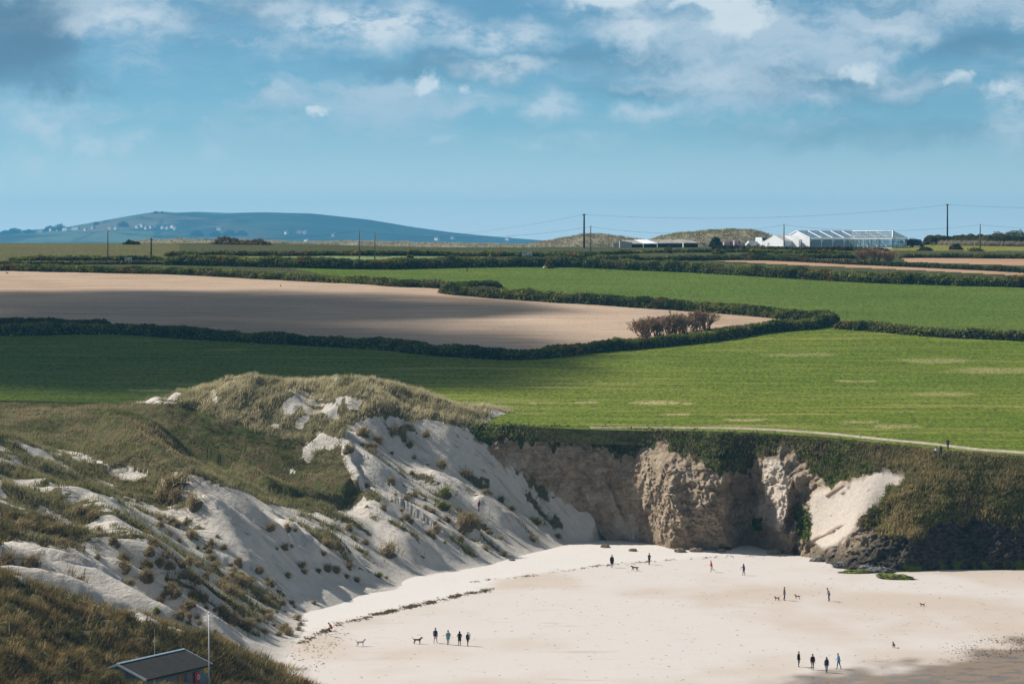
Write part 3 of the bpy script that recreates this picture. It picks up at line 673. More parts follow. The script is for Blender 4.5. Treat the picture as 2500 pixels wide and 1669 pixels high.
lay = np.interp(sv, [1085, 1300, 1560, 1700, 1850, 1950, 2080, 2300, 2600], [.15, .12, .16, .18, .22, .5, .85, .9, .7])[None, :]   # how evenly the face leans back
vert = (sstep(S, 1180, 1260) * (1 - sstep(S, 1545, 1600)))                      # the sheer shaded wall
steep = (.22 - .14 * vert) * T + (.78 + .14 * vert) * sstep(T, .60 + .06 * vert, 1.02) ** 1.2
H = (1 - lay) * steep + lay * T ** .9
Xc = BC[None, :, 0] + (EC[:, 0] - BC[:, 0])[None, :] * H
Yc = BC[None, :, 1] + (EC[:, 1] - BC[:, 1])[None, :] * H
Zc = BC[None, :, 2] + (EC[:, 2] - BC[:, 2])[None, :] * T
N2 = np.stack([BC[:, 0] - EC[:, 0], BC[:, 1] - EC[:, 1]], 1); N2 /= np.linalg.norm(N2, axis=1)[:, None] + 1e-9
ker = np.hanning(161); ker /= ker.sum()
N2 = np.stack([np.convolve(np.pad(N2[:, i], 80, 'edge'), ker, 'valid') for i in range(2)], 1); N2 /= np.linalg.norm(N2, axis=1)[:, None]
NX, NY = N2[None, :, 0], N2[None, :, 1]
skew = S + 26 * (T - .4) + 24 * fbm(Xc / 4., Zc / 4., Yc / 4., 3) + (1562 - (1490 + 230 * np.abs(T - .58))) * np.exp(-((S - 1560) / 90.) ** 2)
DK = [(1085, 0), (1180, .3), (1225, .9), (1240, -.1), (1300, 0), (1420, .2), (1446, 1.2), (1456, .1), (1490, .9), (1512, 1.5), (1522, .2), (1562, .3), (1592, 1.6), (1640, 2.2), (1668, 3.4), (1682, 2.8), (1725, 4.8), (1757, 5.8), (1772, 2.0), (1800, -2.2), (1842, -3.0), (1862, -1.4), (1905, 2.6), (1930, 3.4), (1946, .2), (1970, -1.6), (2010, -1.4), (2060, -.4), (2110, .5), (2200, 1.4), (2260, 1.2), (2320, .2), (2400, .8), (2500, .3), (2720, 0), (4200, 0)]
saw = np.interp(skew, [k[0] for k in DK], [k[1] for k in DK])
chute_poly = [(2150, 1140), (2214, 1166), (2166, 1215), (2108, 1256), (2093, 1287), (2044, 1332), (2008, 1345), (1976, 1322), (1972, 1240), (1978, 1205), (2038, 1182), (2101, 1170)]
px0, py0 = project(Xc, Yc, Zc)
chute = inpoly(px0, py0, chute_poly).astype(float)
def blur2(A, n):
    k = np.hanning(n + 2)[1:-1]; k /= k.sum(); h = n // 2
    A = np.apply_along_axis(lambda v_: np.convolve(np.pad(v_, h, 'edge'), k, 'valid'), 0, A)
    return np.apply_along_axis(lambda v_: np.convolve(np.pad(v_, h, 'edge'), k, 'valid'), 1, A)
chute_s = blur2(chute, 13)
win = np.sin(np.pi * np.clip(T * .94 + .06, 0, 1)) ** .6 * (1 - T ** 5)
win = np.maximum(win, .75 * vert * (1 - sstep(T, .1, .5)))
base_keep = 1.0
q3 = (Xc / 3.6, Yc / 3.6, Zc / 3.0)
blk = np.abs(fbm(*q3, 4, .55)) ; rock = ridged(Xc / 2.6, Zc / 2.6, Yc / 2.6, 3, .55)
strat = pnoise(Xc / 9. + Zc / 5., Zc / .75 + Xc / 6., Yc / 9.)
head = sstep(S, 2030, 2120)                                                  # grassy headland on the right
rough = np.clip(1 - .93 * chute_s, 0, 1) * (1 - .45 * head * sstep(T, .3, .5)) * (.60 + .40 * sstep(S, 1540, 1600))
Dp = saw * win * base_keep * (1 - .85 * chute_s) + rough * win * (1.2 * (blk - .32) + .85 * (rock - .35) + .95 * (np.abs(fbm(Xc / 1.25, Yc / 1.25, Zc / .95, 3, .6)) - .3) + .25 * strat * head * (1 - sstep(T, .3, .45)))
Dp += head * win * 1.4 * fbm(Xc / 9., Yc / 9., Zc / 9., 3)
# ribs of soil lying across the sand chute
rib = chute_s * sstep(ridged((py0 + .62 * px0) / 46., px0 / 260., .4, 2), .55, .9) * sstep(fbm(px0 / 60., py0 / 60., 5.2, 3), -.05, .2)
Dp += .5 * rib
Xc = Xc + NX * Dp; Yc = Yc + NY * Dp
Zc = Zc + rough * win * .55 * fbm(*[q * 1.7 for q in q3], 3, .5) - .9 * head * win * np.clip(-fbm(Xc / 7., Yc / 7., 3.3, 2), 0, 1)
cpx, cpy = project(Xc, Yc, Zc)
veg_line = [(900, 1000), (1060, 1000), (1136, 1049), (1219, 1080), (1305, 1080), (1430, 1080), (1445, 1098), (1470, 1088), (1503, 1108), (1522, 1120), (1561, 1112), (1584, 1085), (1625, 1088), (1657, 1117), (1690, 1112), (1730, 1136), (1770, 1150), (1830, 1150), (1845, 1108), (1887, 1100), (1896, 1088), (1920, 1088), (1932, 1098), (1954, 1130), (2005, 1172), (2037, 1182), (2101, 1172), (2150, 1145), (2200, 1140), (2214, 1166), (2166, 1215), (2108, 1256), (2093, 1287), (2133, 1296), (2190, 1310), (2245, 1302), (2293, 1278), (2388, 1270), (2500, 1282), (2720, 1290), (4300, 1290), (4300, 900), (900, 900)]
veg = inpoly(cpx + 14 * fbm(Xc / 2., Zc / 2., Yc / 2., 3), cpy + 26 * fbm(Xc / 1.5, Zc / 5., 7.7, 4), veg_line).astype(float)
gully = inpoly(cpx + 8 * fbm(Xc, Zc, Yc, 2), cpy, [(1938, 1235), (1965, 1245), (1980, 1270), (1978, 1310), (1965, 1322), (1948, 1310)]).astype(float)
gully = np.maximum(gully, inpoly(cpx + 12 * fbm(Xc, Zc, Yc, 2), cpy + 12 * fbm(Zc, Xc, Yc, 2), [(1838, 1262), (1862, 1268), (1858, 1292), (1836, 1288)]).astype(float))
veg = np.maximum(veg, gully)
sandy = np.clip(chute_s + sstep(fbm(Xc / 6., Yc / 6., Zc / 6., 3), .05, .4) * .6 * (1 - sstep(T, .2, .55)) * (S < 1560) + inpoly(cpx, cpy, [(1862, 1120), (1905, 1120), (1925, 1180), (1925, 1250), (1905, 1300), (1840, 1262), (1832, 1240), (1868, 1225)]) * .8, 0, 1)
darkrock = np.clip(head * (1 - veg) + sstep(S, 1960, 2020) * (1 - sstep(T, .05, .25)) * (1 - chute), 0, 1) * (1 - chute_s)
lowrock = (1 - sstep(T, .10, .32)) * sstep(S, 1540, 1620)
algae = head * (1 - sstep(Zc, .5, 1.6)) * sstep(fbm(Xc / 1.8, Yc / 1.8, 2.2, 3), .0, .3) * (S > 2180)
m, t, p, out = mat_new('cliff_rock'); M['cliff'] = m
pos = POS(t)
a_s, a_v, a_d, a_l, a_r, a_al = [t.attr(n).outputs['Fac'] for n in ('sandy', 'veg', 'darkrock', 'lowrock', 'rib', 'algae')]
n1 = t.noise(pos, .5, 6, .65); n2 = t.noise(pos, 2.4, 6, .7); n3 = t.noise(t.mapping(pos, (1, 1, 2.2), rot=(0, .5, 0)), 1.1, 5, .65)
earth = t.mix(t.ramp(n1, .3, .7), (.31, .218, .142), (.55, .445, .32))
earth = t.mix(t.ramp(n2, .45, .72, 0, .6), earth, (.19, .13, .082))
earth = t.mix(t.ramp(t.noise(t.mapping(pos, (.25, .25, 1.6), rot=(.12, .2, 0)), 1.2, 4, .6), .5, .62, 0, .4), earth, (.58, .49, .39))
earth = t.mix(t.math('MULTIPLY', a_l, .55), earth, (.30, .235, .16))
rockc = t.mix(t.ramp(n3, .35, .65), (.035, .031, .024), (.115, .098, .075))
rockc = t.mix(t.ramp(n2, .55, .75, 0, .6), rockc, (.20, .15, .10))
c = t.mix(a_s, earth, t.mix(t.ramp(n2, .35, .85), (.52, .465, .405), (.38, .31, .245)))
c = t.mix(a_r, c, (.30, .215, .15))
c = t.mix(a_d, c, rockc)
c = t.mix(a_al, c, (.14, .19, .015))
tu = t.mix(t.ramp(n2, .35, .65), (.07, .08, .022), (.15, .13, .055))
c = t.mix(a_v, c, tu)
t.l.new(c, p.inputs['Base Color']); p.inputs['Roughness'].default_value = .92; p.inputs['Specular IOR Level'].default_value = .15
bumped(t, p, t.math('MULTIPLY', t.math('ADD', n2, t.math('MULTIPLY', t.noise(pos, 7, 5, .75), .7)), t.math('SUBTRACT', 1.0, t.math('MULTIPLY', a_s, .75))), 1.0, .45)
EXT = [(1.2, -.1), (3.0, -.5), (5.0, -1.6)]
def ext(A): return np.vstack([A] + [A[-1:]] * 3)
XcE, YcE, ZcE = ext(Xc), ext(Yc), ext(Zc)
for i_, (b_, dz_) in enumerate(EXT): XcE[len(tv) + i_] -= NX[0] * b_; YcE[len(tv) + i_] -= NY[0] * b_; ZcE[len(tv) + i_] += dz_
sandy, veg_e, darkrock, lowrock, rib, algae = [ext(np.asarray(A, float) + 0 * S) for A in (sandy, veg, darkrock, lowrock, rib, algae)]
cliff = mesh_np('cliff', np.stack([XcE, YcE, ZcE], -1), grid_faces(*XcE.shape)[:, ::-1], True, [M['cliff']], attrs=dict(sandy=sandy, veg=veg_e, darkrock=darkrock, lowrock=lowrock, rib=rib, algae=algae))
tag(cliff, 'crumbling brown earth cliff with buttresses under the green field', kind='structure')

# coastal path along the cliff top
def ribbon(name, pts3, width, mat, lift, zf):
    P = catmull(np.array(pts3)[:, :2], 14); d = np.gradient(P, axis=0); d /= np.linalg.norm(d, axis=1)[:, None]; nn = np.stack([-d[:, 1], d[:, 0]], 1)
    wv_ = np.interp(np.linspace(0, 1, len(P)), np.linspace(0, 1, len(width)), width) * (1 + .25 * pnoise(np.arange(len(P)) / 5., 2.2))
    offs = np.linspace(-.5, .5, 5)
    Q = P[None] + nn[None] * (offs[:, None, None] * wv_[None, :, None])
    z = zf(Q[..., 0], Q[..., 1]) + lift - .25 * (2 * np.abs(offs[:, None])) ** 4
    return mesh_np(name, np.concatenate([Q, z[..., None]], -1), grid_faces(5, len(P)), True, [mat])
M['path'] = simple('trodden_sand', (.40, .335, .26), .95, .25, 1.2)
PATH = ray_to(F_plane, [1440, 1470, 1600, 1700, 1830, 2000, 2100, 2200, 2300, 2400, 2500, 2700, 3200], [1042, 1043, 1044, 1046, 1050, 1062, 1072, 1082, 1091, 1102, 1109, 1126, 1138], 330, 560, 1500)
tag(ribbon('path', PATH, [.3, .6, .9, 1.0, 1.0, 1.2, 1.3], M['path'], .24, field_z), 'pale sandy footpath along the cliff top', kind='structure')

# ================================================================== vegetation
def blades(P, Hh, Wd, lean, cols, curl=.35, wind=(.35, -.1)):
    """bent grass blades, two triangles each. P roots, Hh heights, lean spread"""
    n = len(P); a = RNG.uniform(0, 2 * np.pi, n); ln = np.abs(RNG.normal(0, lean, n)) + .05
    dx = np.cos(a) * ln + wind[0] * RNG.uniform(.3, 1.2, n); dy = np.sin(a) * ln + wind[1]
    b = RNG.uniform(0, 2 * np.pi, n); wx, wy = np.cos(b) * Wd / 2, np.sin(b) * Wd / 2
    z0 = np.zeros(n)
    mid = P + np.stack([dx * Hh * .38, dy * Hh * .38, Hh * .58], 1); tip = P + np.stack([dx * Hh * (.9 + curl), dy * Hh * (.9 + curl), Hh * np.clip(1.05 - .35 * ln, .35, 1.1)], 1)
    s = np.stack([wx, wy, z0], 1)
    V = np.stack([P - s, P + s, mid - .75 * s, mid + .75 * s, tip], 1).reshape(-1, 3)
    i = np.arange(n)[:, None] * 5
    Fb = np.concatenate([i + [0, 1, 3], i + [0, 3, 2], i + [2, 3, 4]], 0)
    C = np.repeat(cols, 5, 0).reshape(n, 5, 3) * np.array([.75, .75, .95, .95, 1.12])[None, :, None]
    return V, Fb, C.reshape(-1, 3)
def mixcol(a, b, f): return np.asarray(a)[None] * (1 - f[:, None]) + np.asarray(b)[None] * f[:, None]
def grass_stuff(name, label, P, hgt, wid, lean, cols, per=6, spread=.3, parent=None, zf=None):
    n = len(P); Q = np.repeat(P, per, 0) + np.concatenate([RNG.normal(0, spread, (n * per, 2)), np.zeros((n * per, 1))], 1)
    if zf is not None: Q[:, 2] = zf(Q[:, 0], Q[:, 1]) - .06
    hh = np.repeat(hgt, per) * RNG.uniform(.6, 1.2, n * per); cc_ = np.repeat(cols, per, 0) * RNG.uniform(.72, 1.3, (n * per, 1))
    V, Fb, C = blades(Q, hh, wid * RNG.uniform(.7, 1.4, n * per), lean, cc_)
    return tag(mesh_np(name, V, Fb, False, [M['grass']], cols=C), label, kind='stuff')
def sample(mask_fn, xr, yr, n):
    X = RNG.uniform(*xr, n); Y = RNG.uniform(*yr, n); Z = duneH(X, Y); k = RNG.uniform(0, 1, n) < mask_fn(X, Y, Z); return np.stack([X[k], Y[k], Z[k]], 1)
GH = Height(dx_, dy_, GM.reshape(DX.shape)); SLH = Height(dx_, dy_, slack.reshape(DX.shape))
STRAW, OLIVE, DRYG, BROWN = (.66, .57, .36), (.20, .19, .075), (.30, .27, .14), (.17, .125, .07)
# dune crown and slack, tuft by tuft along clumps
def far_mask(X, Y, Z):
    cl = sstep(fbm(X / 2.2, Y / 2.2, 5.5, 2), -.35, .25)
    return GH(X, Y) * (.25 + .75 * cl) * (1 - .3 * SLH(X, Y))
P = sample(far_mask, (-108, 12), (318, 480), 112000)
fq = np.clip(.5 + .9 * fbm(P[:, 0] / 9, P[:, 1] / 9, 2.2, 3), 0, 1); ppx, ppy = project(*P.T)
crown = sstep(ppy, 1120, 1000) * sstep(ppx, 380, 500) * np.clip(.75 + .6 * fbm(P[:, 0] / 6, P[:, 1] / 6, 5.1, 2), .2, 1)
sl_at = SLH(P[:, 0], P[:, 1])
cols = mixcol(OLIVE, DRYG, fq); cols = cols * (1 - .9 * crown[:, None]) + np.array(STRAW)[None] * .9 * crown[:, None]
cols = np.where((sl_at > .5)[:, None], mixcol((.105, .12, .026), (.36, .29, .15), np.clip(.5 + 1.3 * fbm(P[:, 0] / 14, P[:, 1] / 14, 4.2, 3), 0, 1)), cols)
hg = (.55 + .45 * RNG.uniform(0, 1, len(P))) * np.where(sl_at > .5, .62, 1.0)
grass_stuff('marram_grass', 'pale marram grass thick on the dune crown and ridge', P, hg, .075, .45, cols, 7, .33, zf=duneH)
# near bank
P = sample(lambda X, Y, Z: GH(X, Y) * (.2 + .8 * sstep(fbm(X / 2.4, Y / 2.4, 1.5, 2), -.3, .25)) * (Y < 336), (-100, -16), (236, 336), 46000)
hut_c = np.array([-34.4, 277.]); hut_ax = np.array([.545, .838]); rel = P[:, :2] - hut_c; la = rel @ hut_ax; lb = rel @ np.array([.838, -.545])
P = P[~((np.abs(la) < 6.3) & (np.abs(lb) < 3.6))]
fq = np.clip(.5 + .9 * fbm(P[:, 0] / 5, P[:, 1] / 5, 6.2, 3), 0, 1)
cols = mixcol((.215, .155, .065), (.088, .083, .03), np.clip(fq * 1.4 - .2, 0, 1)); gold = RNG.uniform(0, 1, len(P)) < .16; cols[gold] = (.40, .30, .14)
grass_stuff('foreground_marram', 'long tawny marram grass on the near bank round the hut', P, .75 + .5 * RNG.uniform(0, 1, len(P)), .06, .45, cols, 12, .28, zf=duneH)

def leaf_cloud(P, size, cols, nrm=None, jitter=.9):
    """small leaf-clump triangles at points P"""
    n = len(P); a = RNG.normal(size=(n, 3)); a /= np.linalg.norm(a, axis=1)[:, None]
    b = np.cross(a, RNG.normal(size=(n, 3))); b /= np.linalg.norm(b, axis=1)[:, None] + 1e-9
    s = (size * RNG.uniform(.6, 1.4, n))[:, None]
    V = np.stack([P + a * s, P - a * s * .5 + b * s * .8, P - a * s * .5 - b * s * .8], 1).reshape(-1, 3)
    return V, np.arange(3 * n).reshape(n, 3), np.repeat(cols * RNG.uniform(.65, 1.35, (n, 1)), 3, 0)
# scrub hanging over the cliff top and turf on the headland
vs = np.stack([Xc, Yc, Zc], -1)
cell = np.linalg.norm(np.cross(vs[1:, :-1] - vs[:-1, :-1], vs[:-1, 1:] - vs[:-1, :-1]), axis=-1)
def scatter_cliff(maskv, dens):
    wgt = cell * maskv[:-1, :-1]; n = int(wgt.sum() * dens); pr = (wgt / wgt.sum()).ravel()
    k = RNG.choice(pr.size, n, p=pr); r, c_ = np.unravel_index(k, cell.shape); u, v_ = RNG.uniform(0, 1, (2, n, 1))
    return vs[r, c_] * (1 - u) * (1 - v_) + vs[r + 1, c_] * u * (1 - v_) + vs[r, c_ + 1] * (1 - u) * v_ + vs[r + 1, c_ + 1] * u * v_, S[r, c_], T[r, c_]
inview = (S < 2760)
Pc, sc_, tc_ = scatter_cliff(veg * inview * (1 - sstep(S, 1990, 2110)), 34)
clump = np.clip(fbm(Pc[:, 0] / 2.0, Pc[:, 1] / 2.0, Pc[:, 2] / 2.0, 3), -.4, .9)
Pc = Pc + np.stack([0 * clump, -1.0 * np.clip(clump, 0, 1) * RNG.uniform(0, 1, len(Pc)), (.3 + 1.3 * np.clip(clump, 0, 1)) * RNG.uniform(0, 1, len(Pc))], 1)
fq = np.clip(.5 + 1.1 * fbm(Pc[:, 0] / 4, Pc[:, 2] / 3, 3.3, 3), 0, 1)
cols = mixcol((.065, .10, .016), (.21, .23, .075), fq); br = (fbm(Pc[:, 0] / 3.2, Pc[:, 1] / 3.2, 8.8, 3) > .30) | ((sc_ > 2040) & (sc_ < 2170) & (tc_ > .6)); cols[br] = np.array((.13, .088, .055))
V, Fb, C = leaf_cloud(Pc, .19, cols)
tag(mesh_np('cliff_scrub', V, Fb, False, [M['leaf']], cols=C), 'dark green scrub overhanging the cliff edge', kind='stuff')
Ph, sh_, th_ = scatter_cliff(veg * inview * sstep(S, 1980, 2100), 11)
fq = np.clip(.5 + 1.1 * fbm(Ph[:, 0] / 5, Ph[:, 1] / 5, Ph[:, 2] / 4, 3), 0, 1)
cols = mixcol((.16, .165, .045), (.38, .30, .135), fq)
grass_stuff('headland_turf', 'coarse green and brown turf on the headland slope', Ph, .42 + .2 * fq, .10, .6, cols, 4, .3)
Pt, st_, tt_ = scatter_cliff(((T > .9) | ((T > .72) & (veg > 0) & (S > 1240))) * (S < 2720) * 1.0, 5)
cols = mixcol((.17, .16, .065), (.30, .26, .14), RNG.uniform(0, 1, len(Pt)))
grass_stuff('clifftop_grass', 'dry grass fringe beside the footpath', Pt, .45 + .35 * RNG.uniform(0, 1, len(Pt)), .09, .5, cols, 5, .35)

# tussocks standing alone on the sand: every one a thing
TUS = []
for v_ in range(6):
    rr = np.random.default_rng(40 + v_); n = 120 + 25 * (v_ % 3); rad = np.abs(rr.normal(0, .42, n)).clip(0, 1.0); ang = rr.uniform(0, 2 * np.pi, n)
    Pq = np.stack([rad * np.cos(ang) * (1.25 if v_ % 2 else .9), rad * np.sin(ang), .28 * (1 - rad ** 2) - .03], 1)
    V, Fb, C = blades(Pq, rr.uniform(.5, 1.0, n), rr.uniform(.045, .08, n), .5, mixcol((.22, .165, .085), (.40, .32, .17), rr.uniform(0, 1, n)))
    if v_ in (2, 5): C = C * np.array([.62, .85, .42])
    # sand-bound root mound
    uu, ww = np.meshgrid(np.linspace(0, 2 * np.pi, 11)[:-1], np.linspace(0, 1, 4)); rm = np.sin(ww * np.pi / 2) * (.78 + .10 * (ww > .99)) * (.95 + .12 * np.sin(3 * uu + v_))
    Vm = np.stack([rm * np.cos(uu), rm * np.sin(uu), .26 * np.cos(ww * np.pi / 2) - .08 - .14 * (ww > .99)], -1).reshape(-1, 3)
    fm = []
    for r_ in range(3):
        for k in range(10): k2 = (k + 1) % 10; fm += [(r_ * 10 + k, (r_ + 1) * 10 + k, (r_ + 1) * 10 + k2), (r_ * 10 + k, (r_ + 1) * 10 + k2, r_ * 10 + k2)]
    Cm = np.tile((.19, .15, .095), (len(Vm), 1))
    TUS.append(mesh_np('tussock', np.vstack([V, Vm]), np.vstack([Fb, np.array(fm) + len(V)]), False, [M['grass']], cols=np.vstack([C, Cm]), link=False))
def on_dune(px, py): return ray_to(lambda X, Y: duneH(X, Y), px, py, 255, 500, 1600)
# chosen tufts: px, py, size, variant
TUF = [(702, 1290, 1.0, 0), (795, 1332, 1.3, 1), (890, 1325, .9, 0), (945, 1350, 1.9, 3), (1085, 1205, 1.7, 2), (1078, 1240, 1.6, 5), (1090, 1268, 1.0, 0), (1140, 1275, 2.4, 1), (1078, 1132, 1.2, 4), (1135, 1158, 1.1, 4), (1222, 1220, .8, 2), (1180, 1205, .9, 3),
       (1245, 1243, .8, 5), (1305, 1275, 1.2, 5), (660, 1287, .9, 1), (850, 1290, 1.0, 4), (1185, 1340, .8, 3), (1228, 1355, .8, 3), (1055, 1310, .9, 4), (1190, 1300, .6, 0), (885, 1060, 1.5, 1), (920, 1075, 1.3, 3), (960, 1050, 1.2, 4), (1000, 1085, .9, 0), (905, 1105, 1.2, 3), (1040, 1060, .9, 3), (850, 1095, 1.2, 4), (1010, 1210, .9, 4), (1005, 1155, .8, 0),
       (440, 1185, 2.2, 3), (415, 1195, 2.0, 1), (430, 1215, 1.8, 4), (475, 1228, 1.5, 3), (395, 1215, 1.6, 1), (540, 1432, 1.3, 1), (585, 1420, 1.4, 3), (555, 1450, 1.6, 1), (520, 1385, 1.1, 0), (300, 1362, 1.0, 1), (370, 1325, 1.0, 0), (365, 1345, 1.0, 4), (455, 1405, 1.2, 3), (440, 1380, .9, 1), (50, 1295, 2.0, 4), (75, 1370, 1.4, 3), (15, 1370, 1.5, 4), (130, 1300, 1.4, 1), (150, 1330, 1.2, 0), (195, 1255, 1.5, 1), (225, 1262, 1.2, 0), (390, 1370, .9, 0), (640, 1470, 1.2, 3), (600, 1530, 1.3, 1), (560, 1510, 1.4, 3), (650, 1500, 1.1, 1), (540, 1490, 1.2, 0), (690, 1540, 1.0, 1), (455, 1480, 1.1, 0), (440, 1500, .9, 3), (700, 1405, .8, 0), (740, 1395, .7, 4), (1300, 1318, .8, 3), (1360, 1310, .8, 4)]
rs = random.Random(3)
STREAKS = [((440, 1255), (690, 1560)), ((300, 1170), (560, 1400)), ((860, 1080), (1180, 1330)), ((700, 1330), (900, 1420)), ((480, 1400), (690, 1540)), ((200, 1300), (470, 1480)), ((900, 1180), (1100, 1330)), ((560, 1380), (700, 1520)), ((250, 1330), (560, 1550)), ((420, 1330), (620, 1560))]
while len(TUF) < 250:
    a, b = rs.choice(STREAKS); f = rs.random(); x = a[0] + (b[0] - a[0]) * f + rs.gauss(0, 34); y = a[1] + (b[1] - a[1]) * f + rs.gauss(0, 20)
    if inpoly(x, y, NEAR_POLY) or inpoly(x, y, GRASS_POLY): continue
    TUF.append((x, y, rs.uniform(.35, .95), rs.choice([0, 1, 3, 4, 0, 1, 3, 4, 2])))
def tus_label(v_, s, x, y):
    size = 'tiny' if s < .5 else 'small' if s < .75 else 'middling' if s < 1.15 else 'big'
    look = {0: 'pale spiky tussock', 1: 'tawny spreading tussock', 2: 'dark green leafy tussock', 3: 'broad straw tussock', 4: 'brown wind-bent tussock', 5: 'flattened green tussock'}[v_]
    if y < 1130: a = 'under the dune crest' if x > 780 else 'on the grassy left ridge'
    elif x > 1120: a = 'near the shaded cliff' if y > 1240 else 'beside the climber'
    elif x > 880: a = 'right of the grassy lobe' if y < 1270 else 'above the dry sand'
    elif x > 700: a = 'below the grassy lobe' if y < 1340 else 'above the crouching person'
    elif x > 560: a = 'on the open sand' if y < 1340 else 'in the tufted streak'
    elif x > 400: a = 'on the hollow lip' if y < 1300 else 'above the flagpole' if y < 1420 else 'behind the flagpole'
    elif x > 200: a = 'below the hairy ridge' if y < 1300 else 'above the hut roof'
    else: a = 'at the left edge'
    b = ', upper side' if (int(y) // 45) % 2 else ', lower side'
    return size + ' ' + look + ' ' + a + b
TP = on_dune([q[0] for q in TUF], [q[1] for q in TUF])
TLAB = {0: 'small pale marram tussock rooted alone in the sand of the dune slope', 1: 'tawny marram tussock with a wide skirt on the dune slope', 2: 'dark green leafy tussock on the pale sand slope', 3: 'low broad tawny tussock clinging to the dune face', 4: 'brown wind-bent tussock with dark root mound on the dune face', 5: 'green flattened tussock on the sand slope'}
SPECIAL = {(945, 1350): 'broad dark brown tussock low on the dune above the strandline', (702, 1290): 'lone spiky tussock on the open sand below the grassy lobe', (1085, 1205): 'round green bush-like tussock upper on the right dune slope', (1140, 1275): 'widest pale green tussock on the right dune slope beside the climber', (1078, 1240): 'flattened green tussock just below the round green one', (440, 1185): 'tall shaggy tussock on the lip of the sand hollow', (1305, 1275): 'dark green tussock near the foot of the shaded cliff', (540, 1432): 'golden tussock on the dune above the white flagpole'}
ok_ = [(q_, p_) for q_, p_ in zip(TUF, TP) if 256 <= p_[1] <= 470]
from collections import defaultdict
by_ = defaultdict(list)
for q_, p_ in ok_: by_[SPECIAL.get((q_[0], q_[1]), tus_label(q_[3], q_[2], q_[0], q_[1]))].append(q_)
FINAL = {}
for lb_, qs_ in by_.items():
    qs_.sort(key=lambda q_: q_[0]); n_ = len(qs_)
    for i_, q_ in enumerate(qs_):
        pre = '' if n_ == 1 else ('left of two: ', 'right of two: ')[i_] if n_ == 2 else 'leftmost ' if i_ == 0 else 'rightmost ' if i_ == n_ - 1 else 'middle ' if n_ == 3 else ('second', 'third', 'fourth', 'fifth', 'sixth', 'seventh')[i_ - 1] + ' from left, '
        FINAL[q_] = pre + lb_
for (x, y, s, v_), pt in zip(TUF, TP):
    if pt[1] > 470 or pt[1] < 256: continue
    o = link_mesh('marram_tussock', TUS[v_]); o.location = (pt[0], pt[1], pt[2] - .06 * s); o.scale = (s, s, s * rs.uniform(.8, 1.1)); gx_ = float(duneH(pt[0] + .8, pt[1]) - duneH(pt[0] - .8, pt[1])) / 1.6; gy_ = float(duneH(pt[0], pt[1] + .8) - duneH(pt[0], pt[1] - .8)) / 1.6
    nv = Vector((-gx_, -gy_, 1.0)).normalized().lerp(Vector((0, 0, 1)), .12).normalized()
    o.rotation_euler = (Vector((0, 0, 1)).rotation_difference(nv) @ Matrix.Rotation(rs.uniform(-.6, .6), 3, 'Z').to_quaternion()).to_euler()
    tag(o, FINAL[(x, y, s, v_)], 'grass tussock', 'grass tussocks on the sand slopes')

